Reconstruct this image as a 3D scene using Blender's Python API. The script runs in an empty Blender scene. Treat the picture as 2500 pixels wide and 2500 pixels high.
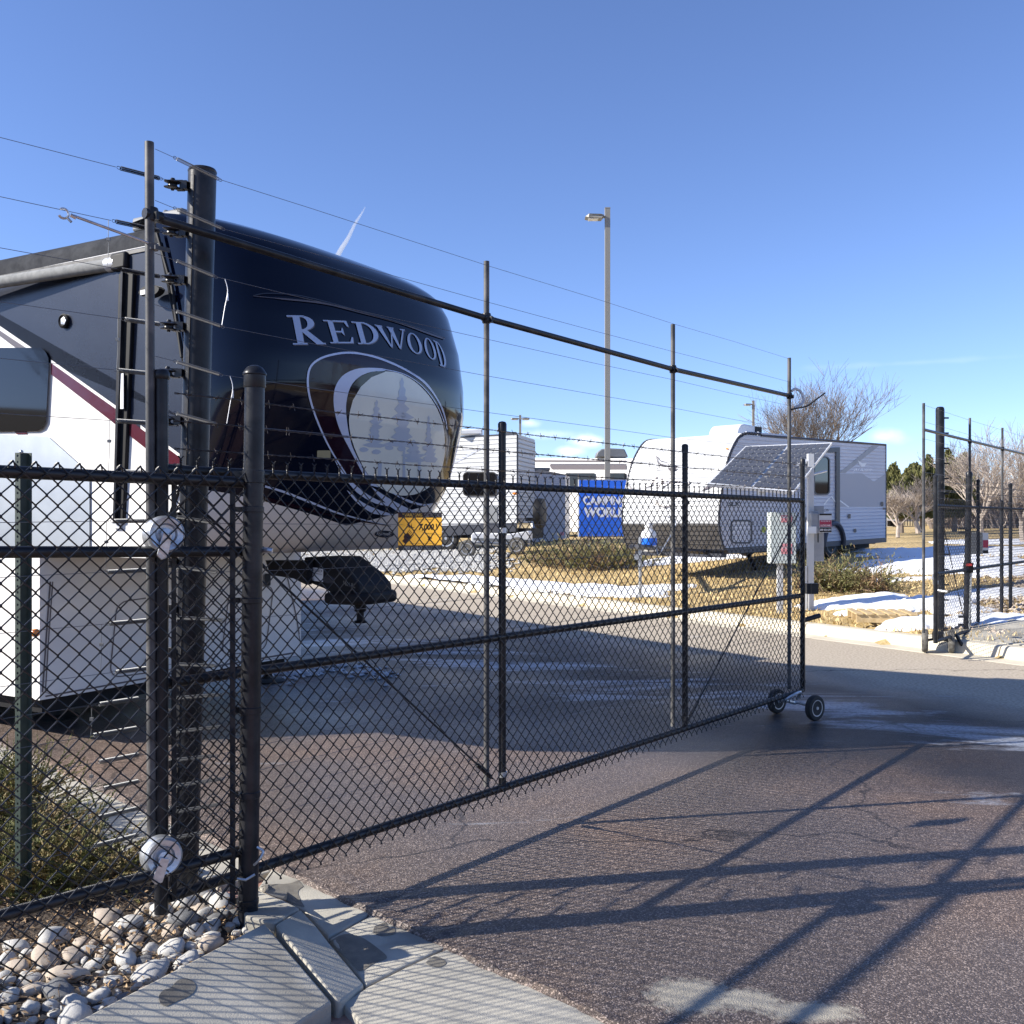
import bpy, bmesh, math, random
import numpy as np
from mathutils import Vector, Matrix, noise
from mathutils.bvhtree import BVHTree
random.seed(7); rng = np.random.default_rng(5)
R = math.radians
sc = bpy.context.scene
col = sc.collection
EYE = 1.65; FPX = 2400.0
V = Vector
# ---------------------------------------------------------------- geometry of the view
def ray(x, y): return V(((x-1250)/FPX, 1.0, (1272-y)/FPX))
def px(x, y, Y): return V((0, 0, EYE)) + ray(x, y)*Y
def G(x, y, h=0.0):
    Y = (EYE-h)*FPX/(y-1272); return V(((x-1250)/FPX*Y, Y, h))
def dker(x, y): return .851*x+.524*y-11.16
def terr(x, y):
    d = dker(x, y)
    if d < 0: return -.05
    h = .15+.08*min(d, 9)+.012*max(0, min(d, 60)-9)
    if d > 1.2: h += .05*noise.noise(V((x*.35, y*.35, 0)))*min(1, (d-1.2))
    return h
def T(x, y):
    r = ray(x, y); Y = 6.0
    while Y < 400:
        p = r*Y
        if dker(p.x, p.y) > 0 and EYE+p.z <= terr(p.x, p.y): break
        Y += .05
    p = r*Y; return V((p.x, p.y, terr(p.x, p.y)))
# ---------------------------------------------------------------- materials
def nd(nt, t, **k):
    n = nt.nodes.new(t)
    for a, b in k.items(): setattr(n, a, b)
    return n
def mat(name, c, rough=.6, metal=0., c2=None, scale=8., bump=0., bscale=60., coat=0., spec=None, dist=.01, detail=6, c3=None, s3=2.):
    m = bpy.data.materials.new(name); m.use_nodes = True
    nt = m.node_tree; b = nt.nodes['Principled BSDF']; L = nt.links
    b.inputs['Roughness'].default_value = rough; b.inputs['Metallic'].default_value = metal
    b.inputs['Coat Weight'].default_value = coat; b.inputs['Coat Roughness'].default_value = .04
    if spec is not None: b.inputs['Specular IOR Level'].default_value = spec
    b.inputs['Base Color'].default_value = (*c, 1)
    tc = nd(nt, 'ShaderNodeTexCoord')
    if c2:
        n = nd(nt, 'ShaderNodeTexNoise'); n.inputs['Scale'].default_value = scale; n.inputs['Detail'].default_value = detail
        n.inputs['Roughness'].default_value = .65
        L.new(tc.outputs['Object'], n.inputs['Vector'])
        r = nd(nt, 'ShaderNodeValToRGB'); r.color_ramp.elements[0].position = .36; r.color_ramp.elements[1].position = .64
        r.color_ramp.elements[0].color = (*c, 1); r.color_ramp.elements[1].color = (*c2, 1)
        L.new(n.outputs['Fac'], r.inputs['Fac']); out = r.outputs['Color']
        if c3:
            n3 = nd(nt, 'ShaderNodeTexNoise'); n3.inputs['Scale'].default_value = s3; n3.inputs['Detail'].default_value = 5
            L.new(tc.outputs['Object'], n3.inputs['Vector'])
            r3 = nd(nt, 'ShaderNodeValToRGB'); r3.color_ramp.elements[0].position = .5; r3.color_ramp.elements[1].position = .62
            L.new(n3.outputs['Fac'], r3.inputs['Fac'])
            mx = nd(nt, 'ShaderNodeMix', data_type='RGBA'); L.new(r3.outputs['Color'], mx.inputs['Factor'])
            L.new(out, mx.inputs[6]); mx.inputs[7].default_value = (*c3, 1); out = mx.outputs[2]
        L.new(out, b.inputs['Base Color'])
    if bump:
        n = nd(nt, 'ShaderNodeTexNoise'); n.inputs['Scale'].default_value = bscale; n.inputs['Detail'].default_value = 5
        L.new(tc.outputs['Object'], n.inputs['Vector'])
        u = nd(nt, 'ShaderNodeBump'); u.inputs['Strength'].default_value = bump; u.inputs['Distance'].default_value = dist
        L.new(n.outputs['Fac'], u.inputs['Height']); L.new(u.outputs['Normal'], b.inputs['Normal'])
    return m
def corr(name, c, pitch, amt=.6, rough=.35, axis=2, metal=0, c2=None):
    """painted ribbed sheet: horizontal ribs as a bump along z"""
    m = mat(name, c, rough, metal, c2=c2, scale=3)
    nt = m.node_tree; b = nt.nodes['Principled BSDF']; L = nt.links
    tc = nd(nt, 'ShaderNodeTexCoord'); sp = nd(nt, 'ShaderNodeSeparateXYZ'); L.new(tc.outputs['Object'], sp.inputs[0])
    q = nd(nt, 'ShaderNodeMath', operation='DIVIDE'); L.new(sp.outputs[axis], q.inputs[0]); q.inputs[1].default_value = pitch
    fr = nd(nt, 'ShaderNodeMath', operation='FRACT'); L.new(q.outputs[0], fr.inputs[0])
    r = nd(nt, 'ShaderNodeValToRGB'); e = r.color_ramp.elements
    e[0].position = 0; e[0].color = (0, 0, 0, 1); e[1].position = .2; e[1].color = (1, 1, 1, 1)
    k = e.new(.8); k.color = (.8, .8, .8, 1); k = e.new(1.); k.color = (0, 0, 0, 1)
    L.new(fr.outputs[0], r.inputs['Fac'])
    n = nd(nt, 'ShaderNodeTexNoise'); n.inputs['Scale'].default_value = 1.3; L.new(tc.outputs['Object'], n.inputs['Vector'])
    ad = nd(nt, 'ShaderNodeMath', operation='ADD'); L.new(r.outputs['Color'], ad.inputs[0]); L.new(n.outputs['Fac'], ad.inputs[1])
    u = nd(nt, 'ShaderNodeBump'); u.inputs['Strength'].default_value = amt; u.inputs['Distance'].default_value = .03
    L.new(ad.outputs[0], u.inputs['Height']); L.new(u.outputs['Normal'], b.inputs['Normal'])
    return m
M = {}
M['black_pvc'] = mat('black_pvc', (.006, .006, .008), .42, bump=.15, bscale=40, dist=.002)
M['black_paint'] = mat('black_painted_steel', (.007, .008, .011), .34, c2=(.018, .019, .023), scale=14, bump=.25, bscale=55, dist=.002, c3=(.030, .030, .032), s3=6, spec=.28)
M['grey_paint'] = mat('grey_painted_steel', (.04, .042, .045), .5, c2=(.07, .07, .07), scale=16, bump=.2, bscale=80, dist=.002, c3=(.13, .125, .12), s3=5, spec=.35)
M['galv'] = mat('galvanised_steel', (.42, .44, .46), .38, .75, c2=(.62, .64, .66), scale=25, bump=.3, bscale=90, dist=.002)
M['spring'] = mat('spring_steel', (.16, .165, .17), .5, .6)
M['wire'] = mat('aluminium_wire', (.22, .23, .25), .4, .7)
M['barb'] = mat('dark_barbed_wire', (.06, .055, .05), .45, .7, c2=(.12, .1, .09), scale=60)
M['plastic'] = mat('black_insulator_plastic', (.012, .012, .014), .35)
M['rubber'] = mat('tyre_rubber', (.018, .018, .018), .75, c2=(.035, .033, .03), scale=20, bump=.3, bscale=90, dist=.003)
M['rubber_dusty'] = mat('dusty_tyre_rubber', (.17, .165, .15), .9, c2=(.06, .055, .05), scale=20)
M['green_post'] = mat('green_painted_channel', (.022, .035, .028), .5, c2=(.04, .06, .048), scale=12, bump=.25, bscale=70, dist=.002)
M['navy'] = mat('navy_gelcoat', (.004, .006, .016), .08, spec=.4)
M['slate'] = mat('slate_side_panel', (.012, .016, .030), .25, c2=(.020, .025, .040), scale=1.5, spec=.5)
M['white_gel'] = mat('white_gelcoat', (.80, .78, .74), .22, c2=(.76, .74, .71), scale=.8, coat=.3)
M['maroon'] = mat('maroon_vinyl', (.075, .008, .016), .2, coat=.5)
M['maroon_dark'] = mat('dark_maroon_vinyl', (.014, .0025, .007), .10, spec=.35)
M['letter'] = mat('silver_blue_lettering', (.36, .42, .54), .25, .15, spec=.4)
M['letter_edge'] = mat('dark_letter_outline', (.002, .002, .004), .3)
M['ring'] = mat('pale_blue_vinyl', (.50, .58, .76), .15, spec=.4)
M['moon'] = mat('pale_green_grey_vinyl', (.72, .76, .71), .15, c2=(.66, .71, .68), scale=3, spec=.25)
M['tree_print'] = mat('blue_grey_printed_trees', (.42, .50, .62), .15, spec=.25)
M['stripe_grey'] = mat('warm_grey_vinyl', (.11, .095, .1), .3)
M['sheet'] = mat('brushed_aluminium_panel', (.46, .50, .55), .42, .95, c2=(.54, .58, .62), scale=2)
M['awning'] = mat('grey_awning_fabric', (.20, .205, .205), .9, c2=(.28, .285, .28), scale=18, spec=.2)
M['roof_mem'] = mat('dirty_roof_membrane', (.016, .018, .024), .85, c2=(.045, .048, .055), scale=7, spec=.15)
M['black_plastic'] = mat('satin_black_plastic', (.008, .008, .009), .55, spec=.25)
M['glass_dark'] = mat('tinted_black_glass', (.004, .004, .005), .04, spec=.5)
M['pin'] = mat('black_powder_coat', (.006, .006, .008), .6, bump=.15, bscale=30, dist=.003, spec=.25)
M['paper'] = mat('white_paper_label', (.7, .7, .7), .6)
M['ink'] = mat('black_ink', (.012, .01, .01), .6)
M['amber'] = mat('amber_lens', (.75, .22, .02), .2, coat=1.)
M['yellow'] = mat('yellow_sign_face', (.80, .42, .04), .45, c2=(.72, .40, .07), scale=4)
_nt = M['yellow'].node_tree; _b = _nt.nodes['Principled BSDF']; _t = nd(_nt, 'ShaderNodeBsdfTranslucent'); _t.inputs['Color'].default_value = (.95, .52, .07, 1)
_x = nd(_nt, 'ShaderNodeMixShader'); _x.inputs[0].default_value = .55; _nt.links.new(_b.outputs[0], _x.inputs[1]); _nt.links.new(_t.outputs[0], _x.inputs[2]); _nt.links.new(_x.outputs[0], _nt.nodes['Material Output'].inputs[0])
M['sign_brown'] = mat('dark_brown_sign_ink', (.06, .015, .01), .5)
M['sign_grey'] = mat('charcoal_sign_ink', (.05, .05, .05), .5)
M['sign_text_y'] = mat('yellow_sign_ink', (.85, .5, .08), .5)
M['sign_text_w'] = mat('pale_sign_ink', (.55, .52, .45), .5)
M['white_corr'] = corr('white_ribbed_aluminium', (.78, .79, .80), .105, .75)
M['grey_corr'] = corr('light_grey_ribbed_aluminium', (.44, .46, .52), .075, .55)
M['grey_corr2'] = corr('mid_grey_ribbed_aluminium', (.30, .31, .35), .075, .55)
M['grey_corr3'] = corr('stripe_grey_ribbed_aluminium', (.20, .21, .25), .075, .4)
M['trim'] = mat('dark_trim', (.03, .033, .045), .4)
M['brown_skirt'] = mat('dark_brown_front_skirt', (.045, .04, .036), .35, c2=(.065, .058, .05), scale=2)
M['white_plastic'] = mat('white_plastic', (.75, .76, .76), .4)
M['grey_plastic'] = mat('grey_plastic_cover', (.16, .17, .18), .5)
M['blue_sign'] = mat('blue_sign_face', (.015, .16, .80), .35)
M['sign_white'] = mat('white_sign_letters', (.85, .86, .88), .4)
M['solar'] = mat('solar_cell_glass', (.10, .105, .12), .3)
M['alu'] = mat('aluminium_frame', (.62, .63, .65), .4, .4)
M['white_post'] = mat('white_painted_post', (.55, .56, .57), .45)
M['cab_pale'] = mat('pale_green_cabinet', (.60, .66, .63), .4)
M['cab_grey'] = mat('grey_steel_box', (.27, .28, .30), .45, c2=(.33, .34, .36), scale=5)
M['pink_label'] = mat('pink_red_label', (.72, .28, .30), .5)
M['crimson'] = mat('crimson_label', (.36, .03, .07), .5)
M['cream_pole'] = mat('tan_grey_pole_paint', (.25, .24, .215), .5)
M['wood'] = mat('pale_pallet_wood', (.42, .30, .15), .8, c2=(.55, .42, .24), scale=12, bump=.3, bscale=50, dist=.004)
M['concrete'] = mat('kerb_concrete', (.36, .34, .29), .85, c2=(.47, .44, .37), scale=3.2, bump=.6, bscale=190, dist=.003, c3=(.26, .245, .21), s3=1.7)
M['concrete_pale'] = mat('pale_kerb_concrete', (.50, .45, .35), .85, c2=(.60, .55, .44), scale=2.5, bump=.5, bscale=60, dist=.004)
M['stamped'] = mat('pink_stamped_concrete', (.30, .16, .12), .75, c2=(.40, .25, .20), scale=6, bump=1., bscale=22, dist=.02)
M['mulch'] = mat('dark_mulch_soil', (.035, .026, .020), .95, c2=(.10, .075, .055), scale=22, bump=1., bscale=60, dist=.02)
M['snow'] = mat('old_snow', (.86, .88, .92), .6, bump=.5, bscale=9, dist=.03)
M['ice'] = mat('dirty_ice', (.42, .45, .50), .35, c2=(.28, .30, .34), scale=9, bump=.6, bscale=20, dist=.02)
M['bark'] = mat('grey_brown_bark', (.16, .13, .11), .9, c2=(.24, .20, .17), scale=9)
M['bark_pale'] = mat('pale_bark', (.32, .27, .23), .9, c2=(.42, .36, .31), scale=9)
M['tan_leaf'] = mat('dry_tan_leaves', (.26, .16, .08), .8, c2=(.42, .30, .18), scale=30)
M['juniper'] = mat('juniper_green', (.06, .075, .018), .7, c2=(.20, .19, .05), scale=8, c3=(.30, .22, .10), s3=6)
M['juniper_far'] = mat('dusty_juniper_green', (.10, .11, .035), .8, c2=(.24, .22, .09), scale=4, c3=(.26, .17, .10), s3=3)
M['pine'] = mat('evergreen_needles', (.07, .085, .025), .8, c2=(.20, .19, .07), scale=1.2)
M['twig'] = mat('brown_twigs', (.13, .09, .06), .9)
M['hill'] = mat('brown_hill_grass', (.07, .05, .035), .95, c2=(.12, .09, .06), scale=.1)
M['house'] = mat('tan_house_wall', (.28, .22, .17), .9)
M['rocks'] = [mat('pale_grey_stone', (.44, .43, .40), .8, c2=(.60, .58, .54), scale=16, bump=.5, bscale=60, dist=.004),
              mat('tan_stone', (.40, .32, .25), .8, c2=(.52, .45, .37), scale=22, bump=.5, bscale=60, dist=.004),
              mat('dark_grey_stone', (.10, .105, .11), .7, c2=(.20, .20, .205), scale=18, bump=.5, bscale=60, dist=.004),
              mat('speckled_white_stone', (.60, .58, .54), .75, c2=(.25, .25, .25), scale=70, bump=.5, bscale=60, dist=.004, detail=2)]
def ramp(nt, pts):
    r = nd(nt, 'ShaderNodeValToRGB'); e = r.color_ramp.elements
    for i, (p, c) in enumerate(pts):
        k = e[i] if i < 2 else e.new(p)
        k.position = p; k.color = (*c, 1) if len(c) == 3 else c
    return r
def road_mat():
    m = bpy.data.materials.new('wet_salted_asphalt'); m.use_nodes = True
    nt = m.node_tree; b = nt.nodes['Principled BSDF']; L = nt.links
    tc = nd(nt, 'ShaderNodeTexCoord')
    vo = nd(nt, 'ShaderNodeTexVoronoi'); vo.inputs['Scale'].default_value = 185; L.new(tc.outputs['Object'], vo.inputs['Vector'])
    ag = ramp(nt, [(0, (.068, .055, .047)), (.5, (.105, .085, .071)), (.8, (.168, .136, .113)), (.97, (.38, .32, .27))])
    sx = nd(nt, 'ShaderNodeSeparateColor'); L.new(vo.outputs['Color'], sx.inputs[0]); L.new(sx.outputs[0], ag.inputs['Fac'])
    big = nd(nt, 'ShaderNodeTexNoise'); big.inputs['Scale'].default_value = .55; big.inputs['Detail'].default_value = 5; L.new(tc.outputs['Object'], big.inputs['Vector'])
    tint = ramp(nt, [(.3, (.66, .66, .74)), (.5, (.95, .92, .95)), (.7, (1.3, 1.12, 1.02))]); L.new(big.outputs['Fac'], tint.inputs['Fac'])
    mu = nd(nt, 'ShaderNodeMix', data_type='RGBA', blend_type='MULTIPLY'); mu.inputs['Factor'].default_value = 1
    L.new(ag.outputs['Color'], mu.inputs[6]); L.new(tint.outputs['Color'], mu.inputs[7])
    # tan area towards the far kerb, painted lighter where sun falls beyond the shadow edge
    sp = nd(nt, 'ShaderNodeSeparateXYZ'); L.new(tc.outputs['Object'], sp.inputs[0])
    def lin(ax, ay, c):
        a = nd(nt, 'ShaderNodeMath', operation='MULTIPLY'); L.new(sp.outputs[0], a.inputs[0]); a.inputs[1].default_value = ax
        q = nd(nt, 'ShaderNodeMath', operation='MULTIPLY_ADD'); L.new(sp.outputs[1], q.inputs[0]); q.inputs[1].default_value = ay; L.new(a.outputs[0], q.inputs[2])
        z = nd(nt, 'ShaderNodeMath', operation='ADD'); L.new(q.outputs[0], z.inputs[0]); z.inputs[1].default_value = c; return z
    dk = lin(.851, .524, -11.16)
    nn = nd(nt, 'ShaderNodeMath', operation='MULTIPLY_ADD'); L.new(big.outputs['Fac'], nn.inputs[0]); nn.inputs[1].default_value = 2.5; L.new(dk.outputs[0], nn.inputs[2])
    dry = nd(nt, 'ShaderNodeMapRange'); L.new(nn.outputs[0], dry.inputs[0]); dry.inputs[1].default_value = -2.2; dry.inputs[2].default_value = -1.1
    fine = nd(nt, 'ShaderNodeTexNoise'); fine.inputs['Scale'].default_value = 35; fine.inputs['Detail'].default_value = 3; L.new(tc.outputs['Object'], fine.inputs['Vector'])
    tan = ramp(nt, [(.35, (.34, .29, .225)), (.65, (.52, .45, .355))]); L.new(fine.outputs['Fac'], tan.inputs['Fac'])
    # darker band along the lane: melt-water, deepened by the camper's shade painted in
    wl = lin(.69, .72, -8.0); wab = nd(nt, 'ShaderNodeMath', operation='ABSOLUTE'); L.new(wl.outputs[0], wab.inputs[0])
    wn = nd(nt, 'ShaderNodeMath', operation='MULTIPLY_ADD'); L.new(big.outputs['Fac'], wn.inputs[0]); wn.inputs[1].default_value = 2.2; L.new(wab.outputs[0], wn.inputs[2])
    wet_shade = nd(nt, 'ShaderNodeMapRange'); L.new(wn.outputs[0], wet_shade.inputs[0]); wet_shade.inputs[1].default_value = 3.6; wet_shade.inputs[2].default_value = 2.4; wet_shade.inputs[3].default_value = 1.0; wet_shade.inputs[4].default_value = .28
    wm = nd(nt, 'ShaderNodeVectorMath', operation='SCALE'); L.new(mu.outputs[2], wm.inputs[0]); L.new(wet_shade.outputs[0], wm.inputs['Scale'])
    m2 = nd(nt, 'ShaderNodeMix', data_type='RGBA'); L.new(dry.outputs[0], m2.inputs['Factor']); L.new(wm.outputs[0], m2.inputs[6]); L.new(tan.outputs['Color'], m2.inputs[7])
    # salt / snow residue streaks along the traffic direction
    mp = nd(nt, 'ShaderNodeMapping'); L.new(tc.outputs['Object'], mp.inputs['Vector'])
    mp.inputs['Rotation'].default_value = (0, 0, R(44)); mp.inputs['Scale'].default_value = (.38, 1.7, 1)
    st = nd(nt, 'ShaderNodeTexNoise'); st.inputs['Scale'].default_value = 1.0; st.inputs['Detail'].default_value = 9; st.inputs['Roughness'].default_value = .68; st.inputs['Distortion'].default_value = .9; L.new(mp.outputs[0], st.inputs['Vector'])
    # two mask centres: tracks around world Y 7..12
    ln = lin(.69, .72, -8.1)
    ab = nd(nt, 'ShaderNodeMath', operation='ABSOLUTE'); L.new(ln.outputs[0], ab.inputs[0])
    mk = nd(nt, 'ShaderNodeMapRange'); L.new(ab.outputs[0], mk.inputs[0]); mk.inputs[1].default_value = 1.6; mk.inputs[2].default_value = .2; mk.inputs[3].default_value = 0; mk.inputs[4].default_value = .17
    s2 = nd(nt, 'ShaderNodeMath', operation='ADD'); L.new(st.outputs['Fac'], s2.inputs[0]); L.new(mk.outputs[0], s2.inputs[1])
    sr = ramp(nt, [(.63, (0, 0, 0)), (.69, (.5, .5, .5)), (.77, (1, 1, 1))]); L.new(s2.outputs[0], sr.inputs['Fac'])
    f2 = nd(nt, 'ShaderNodeMath', operation='MULTIPLY'); L.new(sr.outputs['Color'], f2.inputs[0])
    fr = ramp(nt, [(.3, (.35, .35, .35)), (.6, (1, 1, 1))]); L.new(fine.outputs['Fac'], fr.inputs['Fac']); L.new(fr.outputs['Color'], f2.inputs[1])
    m3 = nd(nt, 'ShaderNodeMix', data_type='RGBA'); L.new(f2.outputs[0], m3.inputs['Factor']); L.new(m2.outputs[2], m3.inputs[6]); m3.inputs[7].default_value = (.42, .45, .50, 1)
    # pale salt blobs near the camera
    out = m3.outputs[2]
    for (cx, cy, rx, ry) in ((G(1690, 2430).x, G(1690, 2430).y, .16, .13), (G(1830, 2440).x, G(1830, 2440).y, .10, .08), (G(1975, 2470).x, G(1975, 2470).y, .17, .07)):
        a = nd(nt, 'ShaderNodeVectorMath', operation='SUBTRACT'); L.new(tc.outputs['Object'], a.inputs[0]); a.inputs[1].default_value = (cx, cy, 0)
        q = nd(nt, 'ShaderNodeVectorMath', operation='DIVIDE'); L.new(a.outputs[0], q.inputs[0]); q.inputs[1].default_value = (rx, ry, 1)
        ln_ = nd(nt, 'ShaderNodeVectorMath', operation='LENGTH'); L.new(q.outputs[0], ln_.inputs[0])
        w = nd(nt, 'ShaderNodeMath', operation='MULTIPLY_ADD'); L.new(fine.outputs['Fac'], w.inputs[0]); w.inputs[1].default_value = 1.2; L.new(ln_.outputs['Value'], w.inputs[2])
        g = nd(nt, 'ShaderNodeMapRange'); L.new(w.outputs[0], g.inputs[0]); g.inputs[1].default_value = 1.75; g.inputs[2].default_value = 1.25; g.inputs[3].default_value = 0; g.inputs[4].default_value = .75
        mm = nd(nt, 'ShaderNodeMix', data_type='RGBA'); L.new(g.outputs[0], mm.inputs['Factor']); L.new(out, mm.inputs[6]); mm.inputs[7].default_value = (.40, .37, .30, 1); out = mm.outputs[2]
    # cracks
    ck = nd(nt, 'ShaderNodeTexVoronoi', feature='DISTANCE_TO_EDGE'); ck.inputs['Scale'].default_value = .33
    wp = nd(nt, 'ShaderNodeTexNoise'); wp.inputs['Scale'].default_value = 2.2; wp.inputs['Detail'].default_value = 8; L.new(tc.outputs['Object'], wp.inputs['Vector'])
    wa = nd(nt, 'ShaderNodeVectorMath', operation='SCALE'); L.new(wp.outputs['Color'], wa.inputs[0]); wa.inputs['Scale'].default_value = .55
    wb = nd(nt, 'ShaderNodeVectorMath', operation='ADD'); L.new(tc.outputs['Object'], wb.inputs[0]); L.new(wa.outputs[0], wb.inputs[1]); L.new(wb.outputs[0], ck.inputs['Vector'])
    cr = nd(nt, 'ShaderNodeMapRange'); L.new(ck.outputs['Distance'], cr.inputs[0]); cr.inputs[1].default_value = .0045; cr.inputs[2].default_value = .0015; cr.inputs[3].default_value = 0; cr.inputs[4].default_value = .6
    mc = nd(nt, 'ShaderNodeMix', data_type='RGBA'); L.new(cr.outputs[0], mc.inputs['Factor']); L.new(out, mc.inputs[6]); mc.inputs[7].default_value = (.008, .008, .009, 1)
    L.new(mc.outputs[2], b.inputs['Base Color'])
    ro = ramp(nt, [(.3, (.30, .30, .30)), (.55, (.48, .48, .48)), (.75, (.66, .66, .66))]); L.new(big.outputs['Fac'], ro.inputs['Fac'])
    rm = nd(nt, 'ShaderNodeMath', operation='MAXIMUM'); L.new(ro.outputs['Color'], rm.inputs[0]); L.new(dry.outputs[0], rm.inputs[1]); L.new(rm.outputs[0], b.inputs['Roughness'])
    v2 = nd(nt, 'ShaderNodeTexVoronoi'); v2.inputs['Scale'].default_value = 185; L.new(tc.outputs['Object'], v2.inputs['Vector'])
    hh = nd(nt, 'ShaderNodeMath', operation='MULTIPLY_ADD'); L.new(v2.outputs['Distance'], hh.inputs[0]); hh.inputs[1].default_value = -1; L.new(fine.outputs['Fac'], hh.inputs[2])
    u = nd(nt, 'ShaderNodeBump'); u.inputs['Strength'].default_value = .7; u.inputs['Distance'].default_value = .0028
    L.new(hh.outputs[0], u.inputs['Height']); L.new(u.outputs['Normal'], b.inputs['Normal'])
    return m
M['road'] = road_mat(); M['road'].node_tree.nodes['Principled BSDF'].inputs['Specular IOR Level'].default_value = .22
def verge_mat():
    m = bpy.data.materials.new('straw_grass_ground'); m.use_nodes = True
    nt = m.node_tree; b = nt.nodes['Principled BSDF']; L = nt.links; b.inputs['Roughness'].default_value = .95
    tc = nd(nt, 'ShaderNodeTexCoord')
    n = nd(nt, 'ShaderNodeTexNoise'); n.inputs['Scale'].default_value = 9; n.inputs['Detail'].default_value = 9; n.inputs['Roughness'].default_value = .75; L.new(tc.outputs['Object'], n.inputs['Vector'])
    r = ramp(nt, [(.30, (.26, .18, .08)), (.5, (.50, .37, .17)), (.68, (.66, .52, .28))]); L.new(n.outputs['Fac'], r.inputs['Fac'])
    n2 = nd(nt, 'ShaderNodeTexNoise'); n2.inputs['Scale'].default_value = .6; n2.inputs['Detail'].default_value = 4; L.new(tc.outputs['Object'], n2.inputs['Vector'])
    r2 = ramp(nt, [(.4, (.8, .78, .72)), (.62, (1.1, 1.08, 1.05))]); L.new(n2.outputs['Fac'], r2.inputs['Fac'])
    mu = nd(nt, 'ShaderNodeMix', data_type='RGBA', blend_type='MULTIPLY'); mu.inputs['Factor'].default_value = 1
    L.new(r.outputs['Color'], mu.inputs[6]); L.new(r2.outputs['Color'], mu.inputs[7]); L.new(mu.outputs[2], b.inputs['Base Color'])
    u = nd(nt, 'ShaderNodeBump'); u.inputs['Strength'].default_value = 1; u.inputs['Distance'].default_value = .05
    L.new(n.outputs['Fac'], u.inputs['Height']); L.new(u.outputs['Normal'], b.inputs['Normal'])
    return m
M['verge'] = verge_mat()
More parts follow.
